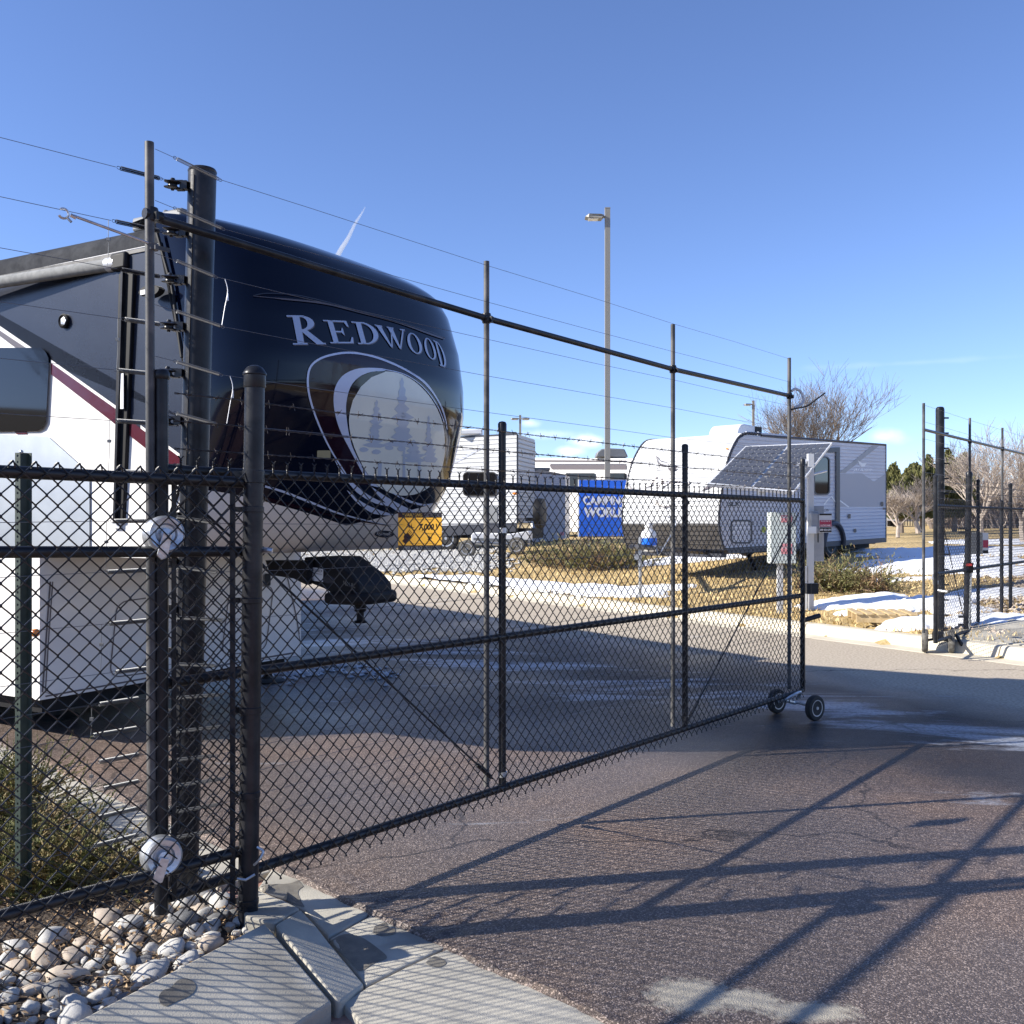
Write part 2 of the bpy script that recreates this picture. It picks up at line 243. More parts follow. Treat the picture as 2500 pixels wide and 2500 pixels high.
# ---------------------------------------------------------------- mesh builder and scene tree
ORG = {}
def finish(o, name, parent, label=None, cat=None, group=None, kind=None):
    if parent: o.parent = parent
    if label: o['label'] = label
    if cat: o['category'] = cat
    if group: o['group'] = group
    if kind: o['kind'] = kind
def thing(name, label, cat, loc, group=None):
    o = bpy.data.objects.new(name, None); col.objects.link(o); o.location = loc; o.empty_display_size = .2
    ORG[o.name] = V(loc); finish(o, name, None, label, cat, group); return o
class MB:
    def __init__(s): s.v = []; s.f = []; s.mi = []
    def add(s, v, f, mi=0):
        k = len(s.v); s.v += [tuple(p) for p in v]; s.f += [tuple(i+k for i in q) for q in f]; s.mi += [mi]*len(f); return s
    def box(s, c, sz, ax=None, mi=0):
        c = V(c); X, Y, Z = ax if ax else (V((1, 0, 0)), V((0, 1, 0)), V((0, 0, 1)))
        a, b, d = sz[0]/2, sz[1]/2, sz[2]/2
        p = [c+X*(i*a)+Y*(j*b)+Z*(k*d) for k in (-1, 1) for j in (-1, 1) for i in (-1, 1)]
        return s.add(p, [(0, 2, 3, 1), (4, 5, 7, 6), (0, 1, 5, 4), (2, 6, 7, 3), (0, 4, 6, 2), (1, 3, 7, 5)], mi)
    def tube(s, pts, r, n=8, cap=True, closed=False, mi=0):
        P = np.array([tuple(p) for p in pts], float); m = len(P)
        rr = np.full(m, r) if np.isscalar(r) else np.array(r, float)
        Tn = np.gradient(P, axis=0) if not closed else (np.roll(P, -1, 0)-np.roll(P, 1, 0))
        Tn /= np.linalg.norm(Tn, axis=1)[:, None]+1e-12
        up = np.array([0, 0, 1.]) if abs(Tn[0, 2]) < .9 else np.array([1., 0, 0])
        N = np.zeros_like(P); a = np.cross(Tn[0], up); a /= np.linalg.norm(a); N[0] = a
        for i in range(1, m):
            a = N[i-1]-Tn[i]*np.dot(N[i-1], Tn[i]); l = np.linalg.norm(a); N[i] = a/l if l > 1e-6 else N[i-1]
        B = np.cross(Tn, N); th = np.arange(n)*2*np.pi/n
        vv = P[:, None, :]+rr[:, None, None]*(np.cos(th)[None, :, None]*N[:, None, :]+np.sin(th)[None, :, None]*B[:, None, :])
        k = len(s.v); s.v += [tuple(q) for q in vv.reshape(-1, 3).tolist()]
        mm = m if closed else m-1; c0 = len(s.f)
        for i in range(mm):
            i2 = (i+1) % m
            for j in range(n):
                j2 = (j+1) % n; s.f.append((k+i*n+j, k+i*n+j2, k+i2*n+j2, k+i2*n+j))
        if cap and not closed:
            s.f.append(tuple(k+j for j in range(n))[::-1]); s.f.append(tuple(k+(m-1)*n+j for j in range(n)))
        s.mi += [mi]*(len(s.f)-c0); return s
    def prism(s, poly, d, mi=0):
        """poly: 3D loop, extruded by vector d"""
        n = len(poly); p = [V(q) for q in poly]; q = [a+V(d) for a in p]
        return s.add(p+q, [tuple(range(n))[::-1], tuple(range(n, 2*n))]+[(i, (i+1) % n, n+(i+1) % n, n+i) for i in range(n)], mi)
    def lathe(s, c, ax, prof, n=24, mi=0):
        """prof: (radius, distance along ax)"""
        ax = V(ax).normalized(); a = ax.orthogonal().normalized(); b = ax.cross(a); c = V(c); vs = []
        for r, z in prof:
            for j in range(n):
                t = 2*math.pi*j/n; vs.append(c+ax*z+(a*math.cos(t)+b*math.sin(t))*r)
        fs = [(i*n+j, i*n+(j+1) % n, (i+1)*n+(j+1) % n, (i+1)*n+j) for i in range(len(prof)-1) for j in range(n)]
        fs += [tuple(range(n))[::-1], tuple((len(prof)-1)*n+j for j in range(n))]
        return s.add(vs, fs, mi)
    def build(s, name, mats, parent=None, smooth=True, org=None, label=None, cat=None, group=None, kind=None, bevel=0, ang=40):
        o0 = ORG.get(parent.name, V((0, 0, 0))) if parent else (V(org) if org is not None else V((0, 0, 0)))
        me = bpy.data.meshes.new(name)
        vv = (np.array(s.v, float)-np.array(tuple(o0))).tolist() if s.v else []
        me.from_pydata(vv, [], s.f)
        for mm in (mats if isinstance(mats, (list, tuple)) else [mats]): me.materials.append(mm)
        if any(s.mi): me.polygons.foreach_set('material_index', s.mi)
        if smooth:
            me.polygons.foreach_set('use_smooth', [True]*len(me.polygons)); me.set_sharp_from_angle(angle=R(ang))
        me.update()
        o = bpy.data.objects.new(name, me); col.objects.link(o)
        if not parent: o.location = o0
        ORG[o.name] = o0
        finish(o, name, parent, label, cat, group, kind)
        if bevel:
            bv = o.modifiers.new('bevel', 'BEVEL'); bv.width = bevel; bv.segments = 2; bv.limit_method = 'ANGLE'
        return o
def copy_tree(o, parent=None):
    c = o.copy(); col.objects.link(c); ORG[c.name] = ORG[o.name]
    if parent: c.parent = parent
    for ch in o.children: copy_tree(ch, c)
    return c
def bvh_of(*objs):
    vs = []; fs = []
    for o in objs:
        k = len(vs); g = ORG[o.name]
        vs += [v.co+g for v in o.data.vertices]; fs += [tuple(i+k for i in p.vertices) for p in o.data.polygons]
    return BVHTree.FromPolygons(vs, fs)
def drape(name, polys, tgt, m, parent, off=.004, seg=14, x0=0., y0=0., k=1., label=None, keep=None):
    """flat outlines (source pixels) laid on the surface they are printed on"""
    bm = bmesh.new()
    for poly in polys:
        vs = [bm.verts.new((x0+x*k, y0+y*k, 0)) for x, y in poly]
        try: bm.faces.new(vs)
        except Exception: pass
    bmesh.ops.triangulate(bm, faces=bm.faces[:])
    for _ in range(7):
        es = [e for e in bm.edges if e.calc_length() > seg]
        if not es: break
        bmesh.ops.subdivide_edges(bm, edges=es, cuts=1); bmesh.ops.triangulate(bm, faces=[f for f in bm.faces if len(f.verts) > 3])
    bad = []; fb = MB(); eye = V((0, 0, EYE)); idx = {}
    for v in bm.verts:
        d = ray(v.co.x, v.co.y).normalized(); loc, nrm, _, _ = tgt.ray_cast(eye, d)
        if loc is None: idx[v] = None; continue
        if nrm.dot(d) > 0: nrm = -nrm
        idx[v] = len(fb.v); fb.v.append(tuple(loc+nrm*off))
    for f in bm.faces:
        q = [idx[v] for v in f.verts]
        if None in q: continue
        a, b_, c_ = (V(fb.v[i]) for i in q)
        if max((a-b_).length, (b_-c_).length, (a-c_).length) > max(1.2, seg*a.y/2400*2.2): continue
        n = (b_-a).cross(c_-a)
        if n.dot(a-eye) > 0: q = q[::-1]
        fb.f.append(tuple(q)); fb.mi.append(0)
    bm.free()
    return fb.build(name, m, parent, smooth=True, label=label) if fb.f else None
def stroke(pts, w):
    """outline of a polyline with widths"""
    n = len(pts); ws = [w]*n if not isinstance(w, (list, tuple)) else w; qs = []; A = []; B = []
    for i in range(n):
        a = pts[max(i-1, 0)]; b = pts[min(i+1, n-1)]; dx, dy = b[0]-a[0], b[1]-a[1]; l = math.hypot(dx, dy) or 1
        nx, ny = -dy/l*ws[i]/2, dx/l*ws[i]/2; A.append((pts[i][0]+nx, pts[i][1]+ny)); B.append((pts[i][0]-nx, pts[i][1]-ny))
    return [[A[i], A[i+1], B[i+1], B[i]] for i in range(n-1)]
def smooth_pts(pts, k=4):
    out = []
    n = len(pts)
    for i in range(n-1):
        p0, p1, p2, p3 = pts[max(i-1, 0)], pts[i], pts[i+1], pts[min(i+2, n-1)]
        for j in range(k):
            t = j/k; out.append(tuple(.5*((2*p1[c])+(-p0[c]+p2[c])*t+(2*p0[c]-5*p1[c]+4*p2[c]-p3[c])*t*t+(-p0[c]+3*p1[c]-3*p2[c]+p3[c])*t**3) for c in range(len(p1))))
    out.append(tuple(pts[-1])); return out
def text2d(s, bold=.02, shear=0., spacing=1.):
    cu = bpy.data.curves.new('lettering_curve', 'FONT'); cu.body = s; cu.size = 1; cu.offset = bold; cu.shear = shear; cu.space_character = spacing
    cu.resolution_u = 3
    o = bpy.data.objects.new('lettering_curve', cu); col.objects.link(o)
    bpy.context.view_layer.update()
    me = bpy.data.meshes.new_from_object(o.evaluated_get(bpy.context.evaluated_depsgraph_get()))
    v = [(p.co.x, p.co.y) for p in me.vertices]; f = [tuple(p.vertices) for p in me.polygons]
    bpy.data.objects.remove(o); bpy.data.curves.remove(cu); bpy.data.meshes.remove(me)
    return v, f
def put_text(mb, s, org, X, Y, w, h, **k):
    """fit text into a w x h box whose lower left corner is org"""
    v, f = text2d(s, **k)
    if not v: return
    x0 = min(p[0] for p in v); x1 = max(p[0] for p in v); y0 = min(p[1] for p in v); y1 = max(p[1] for p in v)
    mb.add([V(org)+X*((p[0]-x0)/(x1-x0)*w)+Y*((p[1]-y0)/(y1-y0)*h) for p in v], f)
Zu = V((0, 0, 1))
# ================================================================ SKY, SUN, CAMERA
SUN = V((-1, -.2, 0)).normalized()*math.cos(R(29.7))+Zu*math.sin(R(29.7))
w = bpy.data.worlds.new('World'); sc.world = w; w.use_nodes = True
nt = w.node_tree; bg = nt.nodes['Background']
sky = nd(nt, 'ShaderNodeTexSky', sky_type='NISHITA', sun_disc=False, sun_elevation=R(29.7), sun_rotation=math.atan2(-1, -.2), altitude=1900, air_density=1.0, dust_density=.35, ozone_density=3.2)
hs = nd(nt, 'ShaderNodeMix', data_type='RGBA', blend_type='MULTIPLY'); hs.inputs['Factor'].default_value = 1; hs.inputs[7].default_value = (.93, .94, 1.13, 1)
nt.links.new(sky.outputs[0], hs.inputs[6])
# small fair-weather clouds just above the horizon
tcw = nd(nt, 'ShaderNodeTexCoord'); out = hs.outputs[2]
nw = nd(nt, 'ShaderNodeTexNoise'); nw.inputs['Scale'].default_value = 22; nw.inputs['Detail'].default_value = 7; nt.links.new(tcw.outputs['Generated'], nw.inputs['Vector'])
for (cx, cy, sx_, sz_, am) in ((1430, 1075, .020, .008, .6), (1392, 1103, .016, .007, .6), (2150, 1066, .022, .011, .45), (1290, 1032, .016, .006, .4), (2245, 885, .11, .004, .06), (1345, 1060, .05, .006, .2)):
    d = ray(cx, cy).normalized()
    a = nd(nt, 'ShaderNodeVectorMath', operation='SUBTRACT'); nt.links.new(tcw.outputs['Generated'], a.inputs[0]); a.inputs[1].default_value = d
    q = nd(nt, 'ShaderNodeVectorMath', operation='DIVIDE'); nt.links.new(a.outputs[0], q.inputs[0]); q.inputs[1].default_value = (sx_, .3, sz_)
    l = nd(nt, 'ShaderNodeVectorMath', operation='LENGTH'); nt.links.new(q.outputs[0], l.inputs[0])
    ad = nd(nt, 'ShaderNodeMath', operation='MULTIPLY_ADD'); nt.links.new(nw.outputs['Fac'], ad.inputs[0]); ad.inputs[1].default_value = 2.4; nt.links.new(l.outputs['Value'], ad.inputs[2])
    g = nd(nt, 'ShaderNodeMapRange'); g.interpolation_type = 'SMOOTHSTEP'; nt.links.new(ad.outputs[0], g.inputs[0]); g.inputs[1].default_value = 2.2; g.inputs[2].default_value = 1.0; g.inputs[3].default_value = 0; g.inputs[4].default_value = am
    mx = nd(nt, 'ShaderNodeMix', data_type='RGBA'); nt.links.new(g.outputs[0], mx.inputs['Factor']); nt.links.new(out, mx.inputs[6]); mx.inputs[7].default_value = (9.5, 9.6, 10.5, 1); out = mx.outputs[2]
nt.links.new(out, bg.inputs['Color']); bg.inputs['Strength'].default_value = .108
sl = bpy.data.lights.new('sun', 'SUN'); sl.energy = 5.0; sl.angle = R(.53); sl.color = (1, .94, .84)
so = bpy.data.objects.new('sun', sl); col.objects.link(so); so.rotation_euler = (-SUN).to_track_quat('-Z', 'Y').to_euler(); so.location = (-20, -4, 15)
cd = bpy.data.cameras.new('camera'); co = bpy.data.objects.new('camera', cd); col.objects.link(co)
co.location = (0, 0, EYE); co.rotation_euler = (R(90), 0, 0); cd.sensor_width = 36; cd.lens = 36*FPX/2500; cd.shift_y = 22/2500; cd.clip_end = 20000; cd.clip_start = .05
sc.camera = co
sc.view_settings.view_transform = 'Standard'; sc.view_settings.look = 'None'; sc.view_settings.exposure = .88; sc.view_settings.gamma = 1
sc.cycles.max_bounces = 6; sc.cycles.transparent_max_bounces = 8
# ================================================================ GROUND, ROAD, KERBS
def grid_mesh(xs, ys, fn):
    mb = MB(); n = len(ys)
    for x in xs:
        for y in ys: mb.v.append((x, y, fn(x, y)))
    for i in range(len(xs)-1):
        for j in range(n-1): mb.f.append((i*n+j, (i+1)*n+j, (i+1)*n+j+1, i*n+j+1)); mb.mi.append(0)
    return mb
def spaced(a, b, fine0, fine1, step, k=1.25):
    v = list(np.arange(fine0, fine1, step)); s = step; x = v[-1]
    while x < b: s *= k; x += s; v.append(x)
    s = step; x = v[0]
    while x > a: s *= k; x -= s; v.insert(0, x)
    return v
def terr_g(x, y):
    d = dker(x, y)
    if d < .02: return -.16
    return terr(x, y)-.004 if d > .3 else .11
gm = grid_mesh(spaced(-1500, 1500, -8, 22, .45), spaced(-1500, 1500, 6, 46, .45), terr_g)
gm.build('ground', M['verge'], kind='structure', org=(0, 0, 0))
E0 = V((-1.135, 4.675, 0)); ED = V((.711, -.703, 0)); EN = V((.703, .711, 0))
K0 = V((4.28, 14.35, 0)); KD = V((.524, -.851, 0)).normalized(); KN = V((.851, .524, 0)).normalized()
# asphalt sheet with a ragged, lumpy near edge
rb = MB(); ts = list(np.arange(-9, 14, .035)); edge = []
for t in [-60, -30]+ts+[14.2]:
    fr_ = .020*noise.noise(V((t*3.1, 0, 3)))+.014*noise.noise(V((t*14, 0, 7)))+.008*noise.noise(V((t*45, 1, 7)))
    edge.append(E0+ED*t+EN*fr_)
far = [K0+KD*s for s in (24, 12, 6, 0, -6, -12, -24, -60)]
rows = [0, .03, .07, .13, .22, .36]; base = []
for i, e in enumerate(edge):
    for j, r_ in enumerate(rows):
        q = e+EN*r_
        z = 0 if r_ > .3 else (-.028 if j == 0 else .006*noise.noise(q*30)+.012*noise.noise(q*9)*(1-r_/.36)-.004*(1-r_/.36))
        rb.v.append((q.x, q.y, z))
nr = len(rows)
for i in range(len(edge)-1):
    for j in range(nr-1): rb.f.append((i*nr+j, (i+1)*nr+j, (i+1)*nr+j+1, i*nr+j+1)); rb.mi.append(0)
k = len(rb.v); inner = [i*nr+nr-1 for i in range(len(edge))]
for p in far: rb.v.append((p.x, p.y, 0))
rb.f.append(tuple(inner+[k+i for i in range(len(far))])); rb.mi.append(0)
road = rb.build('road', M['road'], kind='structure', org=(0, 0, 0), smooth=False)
# near-side pavement under the photographer
nv = MB(); nv.add([E0+ED*-3+EN*-.02+Zu*-.05, E0+ED*16-EN*.02+Zu*-.05, V((4, -14, -.05)), V((-14, -14, -.05)), V((-14, 6, -.05))], [(0, 4, 3, 2, 1)])
nv.build('pavement', M['stamped'], kind='structure', org=(0, 0, 0))
def slab(mb, pts, depth=.22):
    n = len(pts); p = [V(a) for a in pts]; b = [V((a.x, a.y, min(a.z, .05)-depth)) for a in p]
    ar = sum(p[i].x*p[(i+1) % n].y-p[(i+1) % n].x*p[i].y for i in range(n))
    if ar < 0: p = p[::-1]; b = b[::-1]
    mb.add(p+b, [tuple(range(n)), tuple(range(n, 2*n))[::-1]]+[(i, n+i, n+(i+1) % n, (i+1) % n) for i in range(n)])
gz = -.018
gt = MB()
slab(gt, [G(630, 2166, gz), G(667, 2116, gz), G(903, 2230, gz), G(801, 2287, gz), G(745, 2223, gz)])
slab(gt, [G(908, 2233, gz), G(1088, 2312, gz), G(1054, 2326, gz), G(980, 2360, gz), G(893, 2404, gz), G(805, 2291, gz)])
slab(gt, [G(1093, 2316, gz), G(1249, 2388, gz), G(1501, 2500, gz), G(1701, 2590, gz), G(1300, 2900, gz), G(960, 2580, gz), G(836, 2449, gz), G(897, 2409, gz), G(984, 2364, gz), G(1058, 2330, gz)])
a0, a1 = E0+ED*-.02, E0+ED*-40
for s0, s1 in ((-.02, -2.6), (-2.62, -5.4), (-5.42, -9), (-9.02, -40)):
    a, b_ = E0+ED*s0-EN*.0, E0+ED*s1
    slab(gt, [V((p.x, p.y, gz)) for p in (a-EN*.26, a, b_, b_-EN*.4)])
gt.build('gutter', M['concrete'], kind='structure', org=(0, 0, 0), bevel=.008, smooth=False)
kb = MB()
def Gpl(x, y, pl):
    n_ = (pl[1]-pl[0]).cross(pl[2]-pl[0]); r_ = ray(x, y); t = n_.dot(pl[0]-V((0, 0, EYE)))/n_.dot(r_); return V((0, 0, EYE))+r_*t
_pl = [G(672, 2256, .145), G(733, 2219, .125), G(832, 2445, .006)]
slab(kb, [Gpl(x, y, _pl) for x, y in ((673, 2256), (733, 2219), (770, 2258), (802, 2299), (889, 2403), (832, 2445), (820, 2441))])
slab(kb, [G(627, 2172, .06), G(690, 2196, .09), G(731, 2216, .125), G(670, 2252, .145), G(600, 2236, .15), G(585, 2200, .12)])
slab(kb, [V((-.925, 3.672, .15)), V((-.61, 3.33, .022)), V((-.73, 3.12, .022)), V((-1.15, 2.36, .022)), V((-1.72, 2.2, .15)), V((-1.317, 2.93, .15))])
slab(kb, [V((-1.725, 2.19, .15)), V((-1.155, 2.35, .022)), V((-1.9, 1.0, .022)), V((-2.5, .8, .15))])
for s0, s1 in ((-.3, -2.6), (-2.62, -5.4), (-5.42, -9), (-9.02, -40)):
    a, b_ = E0+ED*s0-EN*.32, E0+ED*s1-EN*.40
    slab(kb, [V((a.x, a.y, .02)), V((b_.x, b_.y, .02)), V((b_.x, b_.y, .10))-EN*.05, V((b_.x, b_.y, .11))-EN*.2, V((a.x, a.y, .11))-EN*.2, V((a.x, a.y, .10))-EN*.05])
kb.build('kerb', M['concrete'], kind='structure', org=(0, 0, 0), bevel=.012, smooth=False)
_sb = bvh_of(*[o for o in col.objects if o.type == 'MESH' and o.name in ('gutter', 'kerb')])
M['wet'] = mat('damp_shaded_concrete', (.12, .11, .095), .6, c2=(.19, .175, .145), scale=14, bump=.5, bscale=190, dist=.003)
for k_, pl_ in enumerate(([(388, 2432), (398, 2419), (415, 2413), (428, 2400), (440, 2392), (455, 2390), (470, 2396), (478, 2408), (472, 2424), (455, 2436), (435, 2444), (415, 2454), (402, 2457), (390, 2448)],
            [(628, 2170), (655, 2160), (705, 2158), (735, 2148), (752, 2156), (728, 2176), (735, 2200), (742, 2216), (700, 2200), (660, 2186)],
            [(806, 2298), (840, 2282), (880, 2288), (925, 2318), (945, 2340), (915, 2352), (880, 2372), (860, 2356)],  # this patch paints cast shadow along with the damp
            [(915, 2262), (950, 2250), (972, 2262), (966, 2280), (935, 2286), (912, 2278)],
            [(1060, 2335), (1078, 2340), (1090, 2352), (1070, 2362), (1040, 2352)])):
    drape('damp_shade_patch', [smooth_pts(pl_+[pl_[0]], 4)[:-1]], _sb, M['wet'], None, .002, 24)
for o in col.objects:
    if o.name.startswith('damp_shade_patch'): o['kind'] = 'structure'
# far kerb, in cast lengths
fk = MB(); s = -36.
def kprof(c):
    return [c+Zu*-.2, c+Zu*.010-KN*.30, c+KN*-.30+Zu*-.2]
while s < 14:
    ln = 3.0; a = K0+KD*(s+.012); b_ = K0+KD*(s+ln)
    prof = [(-.34, -.2), (-.34, .004), (-.05, .012), (.0, .135), (.03, .155), (.17, .16), (.17, -.2)]
    va = [a+KN*u+Zu*z for u, z in prof]; vb = [b_+KN*u+Zu*z for u, z in prof]; n = len(prof)
    fk.add(va+vb, [tuple(range(n))[::-1], tuple(range(n, 2*n))]+[(i, (i+1) % n, n+(i+1) % n, n+i) for i in range(n)]); s += ln
fk.build('kerb', M['concrete_pale'], kind='structure', org=(0, 0, 0), smooth=False, bevel=.01)
# raised planting bed left of the gate post
bd = MB(); pts = [V((-1.0, 4.2, .09)), V((-.93, 3.68, .10)), V((-1.34, 2.93, .11)), V((-2.5, .8, .11)), V((-12, .8, .11)), V((-30, 32, .09)), E0+ED*-38-EN*.55+Zu*.09, E0+ED*-4-EN*.55+Zu*.09]
def bedz(x, y): return .085+.03*noise.noise(V((x*2.1, y*2.1, 0)))+.012*noise.noise(V((x*9, y*9, 1)))
bb = grid_mesh(list(np.arange(-6, -.6, .06)), list(np.arange(1.0, 9, .06)), bedz)
def inbed(x, y):
    if (V((x, y, 0))-E0).dot(EN) > -.5: return False
    a, b_ = V((-.93, 3.68)), V((-2.5, .8)); d = b_-a
    return d.x*(y-a.y)-d.y*(x-a.x) < 0.0
bb2 = MB(); keep = {}
for f in bb.f:
    c = [bb.v[i] for i in f]
    if all(inbed(p[0], p[1]) for p in c):
        for i in f:
            if i not in keep: keep[i] = len(bb2.v); bb2.v.append(bb.v[i])
        bb2.f.append(tuple(keep[i] for i in f)); bb2.mi.append(0)
bb2.build('mulch', M['mulch'], kind='structure', org=(0, 0, 0))
bo = MB(); bo.add([V((-6, 1, .08)), V((-6, 9, .08)), V((-30, 33.5, .08)), V((-60, 33, .08)), V((-60, -10, .08)), V((-3, -10, .08)), V((-2.6, .95, .08))], [tuple(range(7))[::-1]])
bo.build('soil', M['mulch'], kind='structure', org=(0, 0, 0))
# distant hills (seen only as low brown land and in reflections)
hb = MB(); N = 90
for i in range(N+1):
    a = R(-20+ i*(400/N)); 
    rr = 420; hgt = 16+10*noise.noise(V((math.cos(a)*3, math.sin(a)*3, 2)))
    f = .18 if 40 < math.degrees(a) % 360 < 140 else 1.
    hb.v += [(math.cos(a)*rr*.8, math.sin(a)*rr*.8, 0), (math.cos(a)*rr, math.sin(a)*rr, hgt*f), (math.cos(a)*rr*1.3, math.sin(a)*rr*1.3, 0)]
for i in range(N):
    for j in range(2): hb.f.append((i*3+j, (i+1)*3+j, (i+1)*3+j+1, i*3+j+1)); hb.mi.append(0)
hb.build('hills', M['hill'], kind='structure', org=(0, 0, 0))
# unseen brown building added on the left, something for the camper's side to reflect
wh = thing('building', 'unseen long brown building added on the left to reflect in the camper', 'building', (-34, 4, 0))
MB().prism([V((-30, -16, 0)), V((-30, -16, 4.2)), V((-34, -16, 5.6)), V((-38, -16, 4.2)), V((-38, -16, 0))], V((0, 42, 0))).build('wall', M['hill'], wh, smooth=False)
for i in range(8): MB().box(V((-29.95, -12+i*5, 3)), (.1, 2, 1.6)).build('window', M['glass_dark'], wh, smooth=False)
# ================================================================ CHAIN LINK
def fabric(pf, s0, s1, z0, z1, top='twist', r=.0028, n=5, cell=.0359):
    """pf(s, h, off) -> world point; off = distance in front of the fence plane"""
    mb = MB(); K = int((s1-s0)/cell); rows = int((z1-z0)/cell)
    for k in range(K):
        xa = s0+k*cell; pts = []
        for i in range(rows+1):
            side = (i+k) % 2; x = xa+(cell if side else 0); z = z0+i*cell; sg = 1 if side else -1
            e = .004
            if i == 0: pts.append((x, z, 0)); continue
            if i == rows: break
            pts += [(x-sg*e, z-e*1.3, .0022*sg), (x+sg*.0026, z-.001, .0), (x+sg*.0026, z+.001, 0), (x-sg*e, z+e*1.3, -.0022*sg)]
        side = (rows+k) % 2; xn = xa+(cell if side else 0); zt = z0+rows*cell; sg = 1 if side else -1
        if top == 'twist':
            for q in range(9):
                a = q*math.pi/2.2+(0 if side else math.pi); pts.append((xn+.0028*math.cos(a), zt+q*.0042, .0028*math.sin(a)))
            pts.append((xn+sg*.010, zt+.046, .003*sg)); 
        else:
            pts += [(xn-sg*.004, zt-.004, .002), (xn+sg*.002, zt+.003, .001), (xn+sg*.007, zt-.004, -.006), (xn+sg*.011, zt-.02, -.008)]
        if top == 'twist': # lower barb
            pts.insert(0, (pts[0][0]+(.004 if k % 2 else -.004), z0-.012, .002))
        mb.tube([pf(*p) for p in pts], r, n, cap=False)
    return mb
# ---------------------------------------------------------------- the gate leaf
GO = V((-1.042, 4.06, 0)); GD = V((.6306, .7761, 0)); GN = V((.7761, -.6306, 0))
def gp(t, h, off=0.): return GO+GD*t+GN*off+Zu*h
gate = thing('swing_gate', 'long black chain link gate leaf on wheels with barbed wire and tall electric wires above', 'gate', gp(-.4475, 0))
def tubepart(name, pts, r, m, parent, n=14, **k): return MB().tube(pts, r, n).build(name, m, parent, **k)
tL, tR = -.4475, 5.593
tubepart('stile', [gp(tL, .17), gp(tL, 2.19)], .026, M['black_paint'], gate)
MB().lathe(gp(tL, 2.185), Zu, [(.029, 0), (.031, .004), (.031, .022), (.026, .034), (.008, .04)], 20).build('stile_cap', M['black_paint'], gate)
for t in (1.572, 3.559, tR):
    s_ = tubepart('stile', [gp(t, .2, -.002), gp(t, 2.165, -.002)], .0205, M['black_paint'], gate)
    MB().lathe(gp(t, 2.16, -.002), Zu, [(.0235, -.03), (.0235, .012), (.018, .022), (.004, .026)], 16).build('stile_cap', M['black_paint'], gate)
for h, r_ in ((1.835, .020), (1.025, .020), (.215, .021)):
    tubepart('rail', [gp(tL, h+(.01 if h > 1 else .005)), gp(2.5, h), gp(tR, h-.01)], r_, M['black_pvc'], gate)
fabric(gp_f := (lambda s, h, o: gp(s, h, .026+o)), tL+.03, tR-.03, .165, 1.862).build('mesh_fabric', M['black_pvc'], gate)
for t in (tL+.035, tR-.03):
    MB().box(gp(t, 1.02, .028), (.018, .005, 1.62), (GD, GN, Zu)).build('tension_bar', M['black_paint'], gate)
for t in (1.572, 3.559, tR, tL):
    for h in ((1.78, .28) if t != 1.572 else (.29, 1.6)):
        MB().lathe(gp(t, h), Zu, [(.0245, -.014), (.0245, .014)], 16).build('clamp', M['galv'] if t == 1.572 else M['black_paint'], gate)
for a, b_ in ((gp(-.40, 1.80, -.01), gp(1.50, .28, -.01)), (gp(5.53, 1.72, -.01), gp(3.63, .27, -.01))):
    tr = tubepart('truss_rod', [a, b_], .0055, M['black_paint'], gate, n=8)
    d = (b_-a).normalized(); MB().tube([b_-d*.16, b_-d*.02], .0125, 8).build('turnbuckle', M['black_paint'], tr)
def barbed(pa, pb, sag=.01, seed=0):
    mb = MB(); L_ = (pb-pa).length; n = int(L_/.012); d = (pb-pa).normalized(); side = d.cross(Zu).normalized(); rd = random.Random(seed)
    for ph in (0, math.pi):
        pts = []
        for i in range(n+1):
            t = i/n; a = t*L_/.05*2*math.pi*.5+ph
            pts.append(pa+(pb-pa)*t+Zu*(-sag*4*t*(1-t)+.0024*math.cos(a)+.004*noise.noise(V((t*L_*2, seed, 0))))+side*.0024*math.sin(a))
        mb.tube(pts, .0017, 4, cap=False)
    s_ = .06
    while s_ < L_:
        t = s_/L_; c = pa+(pb-pa)*t+Zu*(-sag*4*t*(1-t))
        for q in range(2):
            a = rd.uniform(0, math.pi); o = (Zu*math.cos(a)+side*math.sin(a))*.017; dd = d*(.006 if q else -.006)
            mb.tube([c+dd-o, c+dd*1.1+d*.002, c+dd+o+d*rd.uniform(-.006, .006)], .0013, 4, cap=False)
        mb.tube([c-d*.007, c+d*.007], .0042, 5); s_ += .122+rd.uniform(-.008, .008)
    return mb
for i, h in enumerate((2.135, 2.03, 1.925)):
    barbed(gp(tL+.04, h, .024), gp(tR-.02, h-.012, .024), .004, i).build('barbed_wire', M['barb'], gate)
# hinges: big galvanised roller cups
for (x, y, Y) in ((402, 1305, 3.62), (396, 2090, 3.60)):
    c = px(x, y, Y); ax = V((.55, -.80, .10)).normalized(); s0 = c-ax*.045
    o = MB().lathe(s0, ax, [(.050, -.01), (.070, 0), (.071, .035), (.064, .045), (.068, .05), (.068, .066), (.060, .074), (.040, .070), (.034, .060), (.022, .058), (.020, .075), (.004, .077)], 36).build('roller_hinge', M['galv'], gate)
    sd = ax.cross(Zu).normalized(); dn = (-Zu+sd*(-.22 if y < 1500 else -.35)*-1).normalized(); wd = ax.cross(dn).normalized()
    MB().prism([c+ax*.034-wd*.017, c+ax*.036+wd*.017, c+ax*.032+dn*.085+wd*.020, c+ax*.028+dn*.098, c+ax*.032+dn*.085-wd*.020], ax*.008).build('strap', M['galv'], o, bevel=.002)
    MB().lathe(px(x-28, y-14, Y+.03), ax, [(.012, -.03), (.012, .02)], 6).build('bolt', M['galv'], o)
